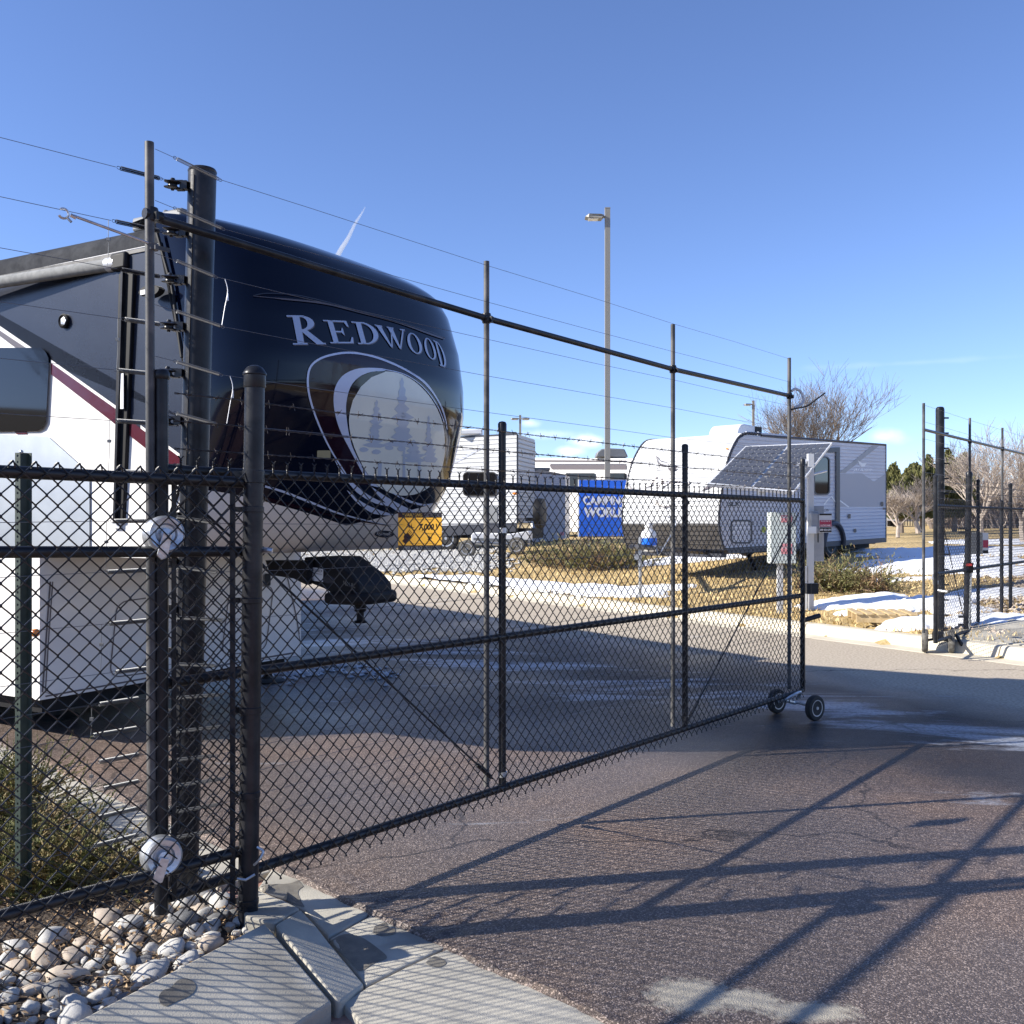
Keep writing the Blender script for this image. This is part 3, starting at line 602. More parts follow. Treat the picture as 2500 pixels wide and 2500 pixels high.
# electric frame on the gate
poles = [(-.4814, 3.07, .017), (1.504, 3.04, .0155), (3.485, 3.01, .0155), (5.439, 3.03, .0155)]
for i, (t, h, r_) in enumerate(poles):
    tubepart('pole', [gp(t, .35 if i == 0 else .23, -.055 if i else -.01), gp(t-(.01 if i == 0 else 0), h, -.055 if i else -.01)], r_, M['grey_paint'], gate)
tubepart('top_rail', [gp(-.46, 2.80, -.03), gp(1.504, 2.735, -.055), gp(3.485, 2.70, -.055), gp(5.439, 2.71, -.055)], .0165, M['black_paint'], gate)
for (t, h) in ((-.4814, 2.80), (1.504, 2.735), (3.485, 2.70), (5.439, 2.71)):
    c = gp(t, h, -.055 if t > 0 else -.01)
    MB().lathe(c, Zu, [(.022, -.026), (.024, -.02), (.024, .02), (.022, .026)], 14).tube([c-GD*.03, c+GD*.04], .020, 10).box(c+GN*.026-Zu*.01, (.012, .03, .03), (GD, GN, Zu)).build('clamp', M['black_paint'], gate)
HW = [3.055, 2.86, 2.66, 2.465, 2.27, 2.07, 1.87, 1.67, 1.475, 1.28, 1.10, .97, .84, .73, .63, .53, .43]
def spring_mb(a, b_, r=.0068, wr=.0012, pitch=.0044):
    mb = MB(); d = (b_-a); L_ = d.length; d = d.normalized(); s1 = d.cross(Zu).normalized(); s2 = d.cross(s1); n = int(L_/pitch*7)
    mb.tube([a+d*(L_*i/n)+(s1*math.cos(i*2*math.pi/7)+s2*math.sin(i*2*math.pi/7))*r for i in range(n+1)], wr, 4, cap=False)
    for c, sg in ((a, -1), (b_, 1)):
        mb.tube([c+d*sg*(.008-.008*math.cos(q*.7))+s2*.006*math.sin(q*.7) for q in range(9)], .0012, 4, cap=False, closed=True)
    return mb
for i, h in enumerate(HW):
    a = gp(-.455, h+.005, -.03); b_ = gp(-.36, h-.004, -.035); c_ = gp(-.17+.02*math.sin(i*2.3), h-.03 if h > 1 else h-.02, -.04); e_ = gp(5.43, h-(.035 if h > 1 else .02), -.05)
    mid = [gp(t, h-(.033 if h > 1 else .02)-.008*math.sin(math.pi*(t+.2)/5.6)+(.012*noise.noise(V((t*1.3, i, 0)))), -.045) for t in (.3, 1.504, 2.5, 3.485, 4.4)]
    w_ = MB().tube([a, b_], .0011, 4, cap=False); w_.tube([c_]+mid+[e_], .00115, 4, cap=False)
    wo = w_.build('electric_wire', M['wire'], gate)
    spring_mb(b_, c_).build('spring', M['spring'], wo)
    if i in (2, 4):
        p = [c_+GD*.05, c_+GD*.055-Zu*.05+GN*.012, c_+GD*.045-Zu*.12+GN*.006, c_+GD*.035-Zu*.195]
        MB().tube(smooth_pts([tuple(q) for q in p], 4), .0016, 5).tube([p[1]-Zu*.01, p[1]-Zu*.04], .003, 6).build('jumper_wire', M['alu'], wo)
# pale pole-side conduit loop at the end pole, and small antenna-like rod
cc = gp(5.439, 2.70, -.055)
MB().tube(smooth_pts([tuple(cc+q) for q in (V((.02, 0, .05)), V((.06, .02, .07)), V((.11, .03, .04)), V((.13, .03, -.04)), V((.05, .01, -.09)))], 5), .012, 8).build('conduit_loop', M['white_post'], gate)
tubepart('arm_rod', [cc-Zu*.11, cc+V((.15, 0, -.08)), cc+V((.32, .05, .04))], .007, M['black_paint'], gate, n=6)
# loose brace arm with an open clamp, held on the first pole
pa = px(388, 603, 3.70); pb = px(180, 527, 3.50)
br = tubepart('brace_arm', [pa, pb], .0055, M['galv'], gate, n=8)
cl = px(155, 521, 3.49); sx = (pb-pa).normalized()
MB().tube([cl+(sx*math.cos(a)+sx.cross(V((0, 1, 0))).normalized()*math.sin(a))*.017 for a in np.linspace(.7, 5.6, 18)], .0045, 6).tube([px(165, 532, 3.49), px(174, 542, 3.49)], .005, 6).tube([px(172, 525, 3.49), px(186, 532, 3.5)], .007, 6).build('ring_clamp', M['galv'], br)
MB().lathe(px(373, 603, 3.69), Zu, [(.0205, -.012), (.0205, .012)], 16).box(px(396, 607, 3.66), (.06, .006, .015), (GD, GN, Zu)).build('clamp', M['grey_paint'], gate)
# wheels at the free end
ga = V((.59, -.807, 0)); wl = [V((2.273, 8.44, .105)), V((2.505, 8.13, .105))]
def wheel(c, ax, R_, wd, parent, rim_m, tyre_m, name='wheel'):
    w_ = MB().lathe(c, ax, [(R_*.62, -wd*.45), (R_*.80, -wd*.5), (R_*.95, -wd*.42), (R_, -wd*.2), (R_, wd*.2), (R_*.95, wd*.42), (R_*.80, wd*.5), (R_*.62, wd*.45)], 32).build(name, tyre_m, parent)
    MB().lathe(c, ax, [(R_*.12, -wd*.5), (R_*.16, -wd*.35), (R_*.5, -wd*.3), (R_*.58, -wd*.46), (R_*.66, -wd*.47), (R_*.66, wd*.47), (R_*.58, wd*.46), (R_*.5, wd*.25), (R_*.16, wd*.3), (R_*.12, wd*.55)], 24).build('rim', rim_m, w_)
    return w_
for c in wl: wheel(c, ga, .105, .055, gate, M['galv'], M['rubber'])
tubepart('axle', [wl[0], (wl[0]+wl[1])/2+Zu*.02, wl[1]], .011, M['galv'], gate, n=8)
MB().tube([(wl[0]+wl[1])/2+Zu*.01, gp(5.1, .2)], .014, 8).tube(smooth_pts([tuple(gp(5.2, .17)), tuple(gp(5.25, .215, .06)), tuple(gp(5.4, .22, .06)), tuple(gp(5.42, .15, .02))], 5), .012, 8).build('caster_bracket', M['galv'], gate)
tubepart('latch_bar', [gp(tR+.01, .80, .0), px(2000, 1503, 8.5)], .021, M['black_paint'], gate)
MB().box(px(1982, 1437, 8.42), (.10, .05, .09)).tube([px(1978, 1425, 8.4), px(1978, 1450, 8.4)], .015, 8).build('latch', M['black_paint'], gate)
# ---------------------------------------------------------------- warning sign on the gate
wsn = thing('warning_sign', 'yellow and black high voltage warning sign wired to the long gate leaf', 'sign', px(1020, 1300, 4.86))
cX = (GD*.93+V((.25, -.1, 0))).normalized(); cN = cX.cross(Zu)*-1; cN = V((cX.y, -cX.x, 0)); so0 = px(973, 1344, 4.75); sw, sh = .245, .185
# slightly bowed plate
def sf(u, v, o=0.): 
    bow = .02*(1-4*(u-.55)**2)
    return so0+cX*(u*sw)+Zu*(v*sh+.012*(1-u)*0)+cN*(bow+o)
def splate(u0, u1, v0, v1, o, mb, n=10):
    vs = [sf(u0+(u1-u0)*i/n, v, o) for i in range(n+1) for v in (v0, v1)]
    mb.add(vs, [(2*i, 2*i+2, 2*i+3, 2*i+1) for i in range(n)])
p = MB(); splate(0, 1, 0, 1, 0, p); p.build('sign_plate', M['yellow'], wsn)
p = MB(); splate(0, 1, .86, 1, .001, p); p.build('top_band', M['sign_brown'], wsn)
p = MB(); splate(0, 1, 0, .12, .001, p); splate(0, 1, .125, .135, .001, p); p.build('bottom_band', M['sign_grey'], wsn)
def stext(s_, u, v, w_, h_, m, name, o=.0022, **k):
    vv, ff = text2d(s_, **k); x0 = min(a[0] for a in vv); x1 = max(a[0] for a in vv); y0 = min(a[1] for a in vv); y1 = max(a[1] for a in vv)
    MB().add([sf(u+(a[0]-x0)/(x1-x0)*w_, v+(a[1]-y0)/(y1-y0)*h_, o) for a in vv], ff).build(name, m, wsn, smooth=False)
stext('WARNING', .08, .885, .42, .09, M['sign_text_y'], 'lettering', shear=.25, bold=.03)
stext('ELECTRIC FENCE', .54, .885, .42, .09, M['sign_text_w'], 'lettering', shear=.25, bold=.0)
stext('ARMED AND MONITORED', .26, .79, .46, .035, M['ink'], 'lettering', shear=.2, bold=.0)
stext('7,000 V', .41, .50, .53, .2, M['ink'], 'lettering', shear=.2, bold=.04)
stext('BURGLAR ALARM', .55, .42, .2, .035, M['ink'], 'lettering', bold=0.)
stext('ALARM SECURITY FENCE IN OPERATION', .22, .16, .6, .03, M['ink'], 'lettering', bold=0.)
stext('PELIGRO', .09, .02, .40, .08, M['sign_text_w'], 'lettering', shear=.25, bold=.02)
stext('CERCA ELECTRICA', .53, .02, .42, .08, M['sign_text_w'], 'lettering', shear=.25, bold=0.)
hd = MB()
def s2(mb, pts): mb.add([sf(a, b_, .0022) for a, b_ in pts], [tuple(range(len(pts)))])
s2(hd, [(.07, .25), (.13, .17), (.19, .22), (.27, .34), (.18, .46), (.12, .42), (.10, .36), (.11, .30)])
for q in range(5): s2(hd, [(.155+.022*q, .44-.028*q), (.165+.022*q, .43-.028*q), (.235+.02*q, .55-.035*q), (.225+.02*q, .56-.035*q)])
s2(hd, [(.16, .70), (.20, .62), (.185, .62), (.24, .57), (.22, .62), (.235, .62), (.21, .70)]); s2(hd, [(.26, .72), (.24, .60), (.28, .58), (.33, .60), (.27, .61)])
s2(hd, [(.60, .37), (.64, .30), (.61, .28), (.68, .24), (.70, .31), (.73, .29), (.71, .36), (.67, .34), (.66, .40), (.64, .35)]); s2(hd, [(.57, .215), (.77, .215), (.77, .222), (.57, .222)])
hd.build('hand_symbol', M['sign_brown'], wsn, smooth=False)
# ---------------------------------------------------------------- gate post
def lean_post(name, b, t, r, m, parent=None, cap=True, **k):
    return MB().tube([b+(t-b)*i/6 for i in range(7)], r, 24).build(name, m, parent, **k)
pb_, pt_ = px(604, 2255, 3.83), px(622, 922, 3.85)
gpost = thing('gate_post', 'thick black gate post with domed cap standing at the end of the kerb', 'post', pb_)
lean_post('post_tube', pb_-Zu*.15, pt_, .0385, M['black_paint'], gpost)
MB().lathe(pt_-Zu*.04, Zu, [(.041, 0), (.0425, .004), (.0425, .048), (.046, .052), (.046, .057), (.040, .066), (.030, .080), (.014, .088), (.003, .090)], 28).build('post_cap', M['black_paint'], gpost)
ax_p = (pt_-pb_).normalized()
for (y, hgt) in ((1165, .05), (1245, .022), (1467, .022), (1735, .026), (1940, .026), (2200, .022)):
    f_ = (2255-y)/(2255-922); c = pb_+(pt_-pb_)*f_
    MB().lathe(c, ax_p, [(.0405, -hgt/2), (.0425, -hgt/2+.002), (.0425, hgt/2-.002), (.0405, hgt/2)], 24).box(c+V((-.055, .0, 0)), (.04, .012, hgt*.9)).build('brace_band', M['black_paint'], gpost)
MB().box(px(568, 1700, 3.78), (.020, .006, 1.60)).build('tension_bar', M['black_paint'], gpost)
MB().tube([px(628, 1345, 3.9), px(652, 1343, 3.86), px(665, 1345, 3.86)], .011, 8).build('latch_stub', M['galv'], gpost)
MB().tube(smooth_pts([tuple(q) for q in (px(628, 2068, 3.8), px(642, 2078, 3.79), px(636, 2095, 3.78), px(620, 2112, 3.79))], 4), .005, 6).tube([px(580, 2145, 3.78), px(600, 2148, 3.77), px(622, 2135, 3.79)], .005, 6).build('tie_wire', M['galv'], gpost)
# ---------------------------------------------------------------- left fence panel
FO = V((-1.036, 3.85, 0)); FD = V((-.684, -.7295, 0)); FN = V((.7295, -.684, 0))
def fp(t, h, off=0.): return FO+FD*t+FN*off+Zu*h
lf = thing('chain_link_fence', 'black chain link fence panel left of the domed gate post with knuckled top', 'fence', fp(.9, 0))
tubepart('rail', [fp(-.03, 1.80), fp(2.2, 1.825)], .0215, M['black_pvc'], lf)
tubepart('rail', [fp(.0, 1.53, -.03), fp(2.2, 1.575, -.03)], .0205, M['black_pvc'], lf)
tubepart('rail', [fp(-.03, .365), fp(2.2, .375)], .0215, M['black_pvc'], lf)
fabric(lambda s, h, o: fp(s, h, .026+o), .02, 1.62, .12, 1.862, top='loop').build('mesh_fabric', M['black_pvc'], lf)
# ---------------------------------------------------------------- big anchor post + its wires to the left
b2, t2 = px(447, 2150, 4.17), px(494, 420, 4.15)
ap = thing('anchor_post', 'tallest and thickest black steel post carrying a column of wire insulators', 'post', b2)
lean_post('post_tube', b2-Zu*.15, t2, .058, M['black_paint'], ap)
MB().lathe(t2-Zu*.005, Zu, [(.0585, 0), (.060, .006), (.055, .016), (.03, .022), (.004, .024)], 28).build('post_cap', M['black_paint'], ap)
MB().tube([b2+(t2-b2)*q+V((-.016, -.0575, 0)) for q in (0, .3, .6, .99)], .0022, 4).build('weld_seam', M['ink'], ap)
for i, h in enumerate(HW):
    c = b2+(t2-b2)*((h-b2.z+.0)/(t2.z-b2.z))
    if h > t2.z-.06: c = b2+(t2-b2)*((3.04-b2.z)/(t2.z-b2.z)); h = 3.04
    q = c+V((-.108, -.045, 0)); q.z = h; axz = V((.08, -.12, 1)).normalized()
    mb = MB().lathe(q, axz, [(.006, -.024), (.008, -.018), (.034, -.014), (.036, -.011), (.020, -.006), (.018, .002), (.034, .008), (.036, .012), (.012, .018), (.007, .027)], 22)
    io = mb.build('insulator', M['plastic'], ap)
    MB().box(q+V((.045, .012, .0)), (.03, .035, .034)).box(q+V((.028, .01, .016)), (.03, .03, .005)).box(q+V((.028, .01, -.018)), (.03, .03, .005)).build('bracket', M['plastic'], io)
ef = thing('electric_wires', 'row of thin electric fence wires with springs running left from the anchor post', 'wires', px(400, 1400, 4.1))
for i, h in enumerate(HW):
    hl = [3.07, 2.85, 2.66, 2.46, 2.25, 2.045, 1.84, 1.64, 1.436, 1.228, 1.03, .91, .79, .68, .57, .46, .35][i]
    def wp(t): return V((-1.46, 4.12, 0))+FD*t+Zu*((hl+.0)+(.012*(1-t) if t < 1 else 0))
    q = px(436, 1272-(hl-1.65)*2400/4.1, 4.1); _k = .02 if i < 7 else (.06 if i < 11 else .11); r0 = wp(_k); r1 = wp(_k+.165+.02*math.sin(i*1.7)); 
    w_ = MB().tube([q, (q+r0)/2-Zu*.003, r0], .0012, 4, cap=False); w_.tube([r1+FD*.02, wp(.9), wp(1.6)-Zu*.01, wp(2.6)], .00125, 4, cap=False)
    wo = w_.build('electric_wire', M['wire'], ef)
    spring_mb(r0, r1, .0085, .0016, .0042).build('spring', M['spring'] if i > 2 else M['black_paint'], wo)
    if i in (1, 3, 5, 7, 9, 11, 13):
        dd = hl-[3.07, 2.85, 2.66, 2.46, 2.25, 2.045, 1.84, 1.64, 1.436, 1.228, 1.03, .91, .79, .68, .57, .46, .35][i+1]
        p = [r1+FD*.03, r1+FD*.035-Zu*dd*.35+V((.004, 0, 0)), r1+FD*.03-Zu*dd*.6, r1+FD*.035-Zu*dd]
        MB().tube(smooth_pts([tuple(z) for z in p], 4), .0012, 5).box(p[1]-Zu*.012, (.014, .008, .012)).build('jumper_wire', M['spring'], wo)
# ---------------------------------------------------------------- perforated green sign post
def upost(name, c, w_, d_, z0, z1, parent, m):
    """U-channel: hat section with a line of real holes"""
    mb = MB(); X = V((.93, -.36, 0)).normalized(); Y = V((.36, .93, 0)).normalized()
    hw = w_*.18; pitch = .0254; rr = .0055; n = int((z1-z0)/pitch)
    for i in range(n):
        zc = z0+(i+.5)*pitch
        outer = [(-hw, -pitch/2), (0, -pitch/2), (hw, -pitch/2), (hw, 0), (hw, pitch/2), (0, pitch/2), (-hw, pitch/2), (-hw, 0)]
        inn = [(rr*math.cos(a), rr*math.sin(a)) for a in [R(225+45*q) for q in range(8)]]
        vs = [c+X*a+Zu*(zc+b_) for a, b_ in outer]+[c+X*a+Zu*(zc+b_) for a, b_ in inn]
        mb.add(vs, [(q, (q+1) % 8, 8+(q+1) % 8, 8+q) for q in range(8)])
    zt = z0+n*pitch
    for sg in (-1, 1):
        a = c+X*sg*hw; b_ = c+X*sg*(w_*.26)-Y*d_*-1.; e = c+X*sg*(w_*.5)+Y*d_
        for p, q in ((a, b_), (b_, e)): mb.prism([p+Zu*z0, q+Zu*z0, q+Zu*zt, p+Zu*zt], (Y*.003))
    return mb.build(name, m, parent, smooth=False)
uc = px(43, 1093, 4.02); up_ = thing('channel_post', 'dark green perforated steel channel post standing in the juniper at the left edge', 'post', (uc.x, uc.y, .08))
upost('post', V((uc.x, uc.y, 0)), .080, .032, .05, 1.948, up_, M['green_post'])
MB().lathe(px(52, 1103, 3.985), V((.36, -.93, 0)), [(.008, -.004), (.008, .002), (.004, .006)], 10).build('bolt', M['galv'], up_)
exec_rest = True
# ================================================================ FIFTH-WHEEL RV
C1 = V((-3.45, 7.18, 0)); RF = V((.8655, -.5009, 0)); RW = V((.5009, .8655, 0)); WID = 2.78
def rv(a, b, h): return C1+RF*a+RW*b+Zu*h
rvt = thing('fifth_wheel_trailer', 'large dark navy and white fifth wheel camper with a round moon emblem on its nose', 'camper', rv(-3, WID/2, 0))
hF = [1.42, 1.45, 1.5, 1.58, 1.7, 1.88, 2.14, 2.37, 2.53, 2.75, 3.05, 3.37, 3.53, 3.62, 3.68]
FF = [1.42, 1.50, 1.58, 1.68, 1.80, 1.93, 2.06, 2.16, 2.21, 2.225, 2.19, 2.08, 1.96, 1.82, 1.66]
def A0(h): return min(1.25+.274*(3.6-h), 1.55) if h > 2.0 else 1.55-.35*(2.0-h)/.6
hs_ = list(np.linspace(1.42, 3.68, 44)); cap = MB(); NT = 49
for h in hs_:
    F = float(np.interp(h, hF, FF)); a0 = A0(h); 
    for j in range(NT):
        th = -math.pi/2+math.pi*j/(NT-1); p_ = .68
        b = WID/2+WID/2*math.copysign(abs(math.sin(th))**p_, math.sin(th)); a = a0+max(F-a0, .05)*abs(math.cos(th))**p_
        cap.v.append(tuple(rv(a, b, h)))
for i in range(len(hs_)-1):
    for j in range(NT-1): cap.f.append((i*NT+j, i*NT+j+1, (i+1)*NT+j+1, (i+1)*NT+j)); cap.mi.append(0)
# top and bottom closings
for row, hh, a_in in ((len(hs_)-1, 3.72, 1.15), (0, 1.40, .0)):
    k = len(cap.v)
    for j in range(NT):
        p = V(cap.v[row*NT+j]); q = p-C1; a = q.dot(RF); b = q.dot(RW)
        cap.v.append(tuple(rv(a_in if row == 0 else a_in+(a-a_in)*.35, min(max(b, .04), WID-.04) if row else b, hh)))
    for j in range(NT-1): cap.f.append((row*NT+j, row*NT+j+1, k+j+1, k+j) if row else (row*NT+j, k+j, k+j+1, row*NT+j+1)); cap.mi.append(0)
    if row:
        k2 = len(cap.v)
        for j in range(NT): cap.v.append(tuple(rv(.9, min(max((V(cap.v[k+j])-C1).dot(RW), .06), WID-.06), 3.70)))
        for j in range(NT-1): cap.f.append((k+j, k+j+1, k2+j+1, k2+j)); cap.mi.append(0)
# navy above, white belly below: the dividing line is part of the paint scheme
def capmat():
    m = mat('nose_two_tone', (.004, .006, .016), .07, spec=.30)
    nt = m.node_tree; b = nt.nodes['Principled BSDF']; L = nt.links
    tc = nd(nt, 'ShaderNodeTexCoord'); o0 = ORG[rvt.name]
    dt = nd(nt, 'ShaderNodeVectorMath', operation='DOT_PRODUCT'); L.new(tc.outputs['Object'], dt.inputs[0]); dt.inputs[1].default_value = RW
    off = (o0-C1).dot(RW)-WID/2
    s = nd(nt, 'ShaderNodeMath', operation='ADD'); L.new(dt.outputs['Value'], s.inputs[0]); s.inputs[1].default_value = off
    ab = nd(nt, 'ShaderNodeMath', operation='ABSOLUTE'); L.new(s.outputs[0], ab.inputs[0])
    thr = nd(nt, 'ShaderNodeMath', operation='MULTIPLY_ADD'); L.new(ab.outputs[0], thr.inputs[0]); thr.inputs[1].default_value = .175; thr.inputs[2].default_value = 1.615
    sp = nd(nt, 'ShaderNodeSeparateXYZ'); L.new(tc.outputs['Object'], sp.inputs[0])
    gt_ = nd(nt, 'ShaderNodeMath', operation='GREATER_THAN'); L.new(sp.outputs[2], gt_.inputs[0]); L.new(thr.outputs[0], gt_.inputs[1])
    mx = nd(nt, 'ShaderNodeMix', data_type='RGBA'); L.new(gt_.outputs[0], mx.inputs['Factor']); mx.inputs[6].default_value = (.76, .73, .69, 1); mx.inputs[7].default_value = (.0022, .004, .013, 1)
    L.new(mx.outputs[2], b.inputs['Base Color']); return m
capo = cap.build('nose_cap', capmat(), rvt, ang=60)
cb = bvh_of(capo)
# body sides: a closed loop extruded across
side = [(-9, .34), (0, .34), (0, 1.40), (1.16, 1.40)]+[(A0(h), h) for h in (1.42, 1.6, 1.8, 2.0, 2.4, 2.8, 3.2, 3.45)]+[(1.27, 3.50), (-9, 3.50)]
bd_ = MB(); bd_.prism([rv(a, 0, h) for a, h in side], RW*WID)
body = bd_.build('body', [M['white_gel']], rvt, smooth=False)
sb = bvh_of(body)
# rounded roof edge, with dirt streaks
rf = MB(); pr = [(0., 3.50), (.0, 3.62), (.03, 3.68), (.10, 3.72), (.25, 3.74), (WID-.25, 3.74), (WID-.1, 3.72), (WID-.03, 3.68), (WID, 3.62), (WID, 3.50)]
va = [rv(-9, b, h) for b, h in pr]; vb = [rv(1.26, b, h-.07*(1 if h > 3.52 else 0)) for b, h in pr]; n = len(pr)
rf.add(va+vb, [(i, i+1, n+i+1, n+i) for i in range(n-1)]+[tuple(range(n)), tuple(range(n, 2*n))[::-1]]); rfo = rf.build('roof', M['roof_mem'], rvt, ang=50)
MB().prism([rv(-9, -.012, 3.54), rv(1.25, -.012, 3.46), rv(1.25, -.012, 3.485), rv(-9, -.012, 3.57)], RW*.02).build('gutter_rail', M['grey_paint'], rfo, smooth=False)
# dark paint field on the side, then stripes (all printed on the flat wall)
def ab_from(x, y, b):
    o = C1+RW*b; k_ = (x-1250)/FPX; a = (k_*o.y-o.x)/(RF.x-k_*RF.y); Y = o.y+RF.y*a; return a, EYE+(1272-y)*Y/FPX
def side_pt(x, y, off): a, h = ab_from(x, y, 0.); return rv(a, -off, h)
_sp = [side_pt(x, y, .003) for x, y in ((-260, 620), (0, 797), (80, 852), (130, 885), (290, 1000), (438, 1135))]
_h = (_sp[-1].z, 2.0, 2.3, 2.6, 2.9, 3.2, 3.45); _sp += [rv(A0(h)+.004, -.003, h) for h in _h]+[rv(1.27, -.003, 3.495), V((_sp[0].x, _sp[0].y, 3.495))]
MB().add(_sp, [tuple(range(len(_sp)))]).build('side_paint', M['slate'], rvt, smooth=False)
drape('stripe', [[(-200, 660), (0, 795), (80, 850), (72, 854), (0, 806), (-200, 672)], [(126, 878), (292, 996), (292, 1004), (126, 886)], [(345, 1038), (440, 1108), (440, 1116), (345, 1046)], [(-200, 690), (0, 820), (50, 853), (0, 852), (-200, 740)]], sb, M['white_gel'], rvt, .006, 60, label='white pinstripe')
drape('stripe', [[(-200, 672), (0, 806), (72, 854), (46, 854), (0, 820), (-200, 690)]], sb, M['stripe_grey'], rvt, .006, 60)
drape('stripe', [[(126, 886), (292, 1004), (345, 1046), (440, 1116), (440, 1150), (408, 1135), (268, 1024), (126, 914)], [(36, 1052), (65, 1052), (68, 1060), (42, 1060)]], sb, M['maroon'], rvt, .006, 60, label='maroon diagonal stripe')
drape('side_window', [[(-220, 850), (104, 850), (116, 858), (124, 874), (125, 900), (118, 1030), (110, 1046), (96, 1053), (-220, 1056)]], sb, M['glass_dark'], rvt, .02, 60)
drape('metal_panel', [[(-240, 1056), (0, 1060), (121, 1066), (222, 1156), (222, 1334), (-240, 1336)]], sb, M['sheet'], rvt, .012, 60)
# near vertical seam between wall and nose
MB().tube([rv(A0(h)+.01, -.006, h) for h in np.linspace(1.5, 3.5, 20)], .010, 6).build('corner_trim', M['black_plastic'], rvt)
# round speaker / vent, porch lamp, marker lamp
MB().lathe(px(157, 784, 7.02), -RW, [(.050, -.01), (.052, .012), (.040, .020), (.032, .012), (.012, .012), (.008, .022)], 28).build('round_vent', M['black_plastic'], rvt)
MB().lathe(px(157, 784, 7.0), -RW, [(.030, .0), (.030, .010), (.004, .014)], 5).build('vent_blades', M['galv'], rvt)
lamp_c = px(378, 716, 6.48)
MB().prism([lamp_c+RF*(.10*math.cos(a))+Zu*(.045*math.sin(a)+(.0 if math.sin(a) > 0 else .012)) for a in np.linspace(0, 2*math.pi, 20)[:-1]], -RW*.05).build('porch_lamp', M['black_plastic'], rvt, bevel=.012)
MB().box(lamp_c-RW*.055-RF*.03, (.075, .01, .03), (RF, RW, Zu)).build('lamp_lens', M['white_plastic'], rvt)
MB().lathe(px(86, 1545, 6.95), (-RW*.3+RF*.95), [(.030, -.02), (.030, .01), (.020, .024), (.005, .028)], 16).build('marker_lamp', M['amber'], rvt)
# awning: roller, end cap, arm
a_l = px(-240, 727, 7.7); a_r = px(266, 647, 6.78)
MB().tube([a_l, a_r], .044, 18).build('awning_roller', M['awning'], rvt)
MB().tube([a_r-(a_r-a_l).normalized()*.01, px(286, 644, 6.76)], .05, 18).build('roller_end', M['alu'], rvt)
MB().box(px(302, 641, 6.74), (.16, .11, .12), (RF, RW, Zu)).box(px(330, 655, 6.74), (.12, .08, .11), (RF, RW, Zu)).build('awning_motor', M['black_plastic'], rvt, bevel=.02)
at, ab_ = px(322, 668, 6.70), px(302, 1278, 6.76)
am = MB(); am.prism([at-RF*.075, at+RF*.075, ab_+RF*.055, ab_-RF*.055], -RW*.05); am.build('awning_arm', M['black_plastic'], rvt, bevel=.008)
MB().prism([at-RF*.02-RW*.055, at+RF*.0-RW*.055, ab_+RF*.0-RW*.055, ab_-RF*.02-RW*.055], -RW*.02).build('arm_rib', M['black_paint'], rvt, smooth=False)
MB().box(px(322, 1180, 6.72), (.05, .03, .62), (RF, RW, Zu)).box(px(289, 1283, 6.74), (.08, .04, .04), (RF, RW, Zu)).build('arm_foot', M['alu'], rvt, smooth=False)
MB().box(px(298, 955, 6.66), (.032, .004, .24), (RF, RW, Zu)).build('sticker', M['paper'], rvt, smooth=False)
MB().tube([px(384, 570, 6.5), px(420, 700, 6.45), px(444, 872, 6.40)], .012, 6).build('roof_strut', M['black_plastic'], rvt)
MB().box(px(430, 552, 6.9), (.5, .35, .10), (RF, RW, Zu)).box(px(450, 548, 6.9), (.04, .36, .12), (RF, RW, Zu)).build('roof_vent', M['grey_plastic'], rvt, bevel=.02)
# front wall fittings under the nose: compartment door, moulding lines
fwb = sb
def rrect(x0, y0, x1, y1, r, skew=0., slope=0.):
    pts = []
    for cx, cy, a0_ in ((x0+r, y0+r, 180), (x1-r, y0+r, 270), (x1-r, y1-r, 0), (x0+r, y1-r, 90)):
        for q in range(5):
            a = R(a0_+q*22.5); X_ = cx+r*math.cos(a); Y_ = cy+r*math.sin(a); t = (X_-x0)/(x1-x0); pts.append((X_+skew*(Y_-y0)/(y1-y0), Y_+slope*t))
    return pts
def outline_of(poly, w_): return stroke(poly+[poly[0], poly[1]], w_)
drape('compartment_door', outline_of(rrect(285, 1470, 460, 1655, 26, -18, -24), 3.0)+outline_of(rrect(560, 1440, 668, 1600, 22, -20, -12), 2.6), sb, M['stripe_grey'], rvt, .004, 40)
drape('corner_moulding', stroke([(122, 1420), (112, 1560), (103, 1690)], 4)+stroke([(128, 1420), (118, 1560), (110, 1690), (140, 1698)], 3)+stroke([(700, 1405), (722, 1500), (738, 1597)], 3)+stroke([(110, 1700), (400, 1648), (738, 1590)], 4), sb, M['stripe_grey'], rvt, .004, 40)
drape('catch', [rrect(642, 1400, 657, 1430, 4)], sb, M['black_plastic'], rvt, .02, 40)
drape('door_latch', outline_of(rrect(352, 1608, 370, 1628, 4), 2), sb, M['black_plastic'], rvt, .012, 40)
MB().prism([rv(-9, .1, .34), rv(-.12, .1, .34), rv(-.12, .1, .22), rv(-9, .1, .22)], RW*(WID-.2)).build('chassis', M['pin'], rvt, smooth=False)
for (x, y) in ((138, 1752), (655, 1664)):
    g = G(x, y)
    MB().tube([g+Zu*.02, g+Zu*.45], .04, 12).build('landing_leg', M['pin'], rvt)
    MB().lathe(g, Zu, [(.17, 0), (.18, .012), (.15, .03), (.06, .035), (.05, .06)], 20).build('jack_pad', M['rubber'], rvt)
for a_ in (-4.6, -5.6):
    for b_ in (.14, WID-.14): wheel(rv(a_, b_, .40), RW, .40, .24, rvt, M['galv'], M['rubber'])
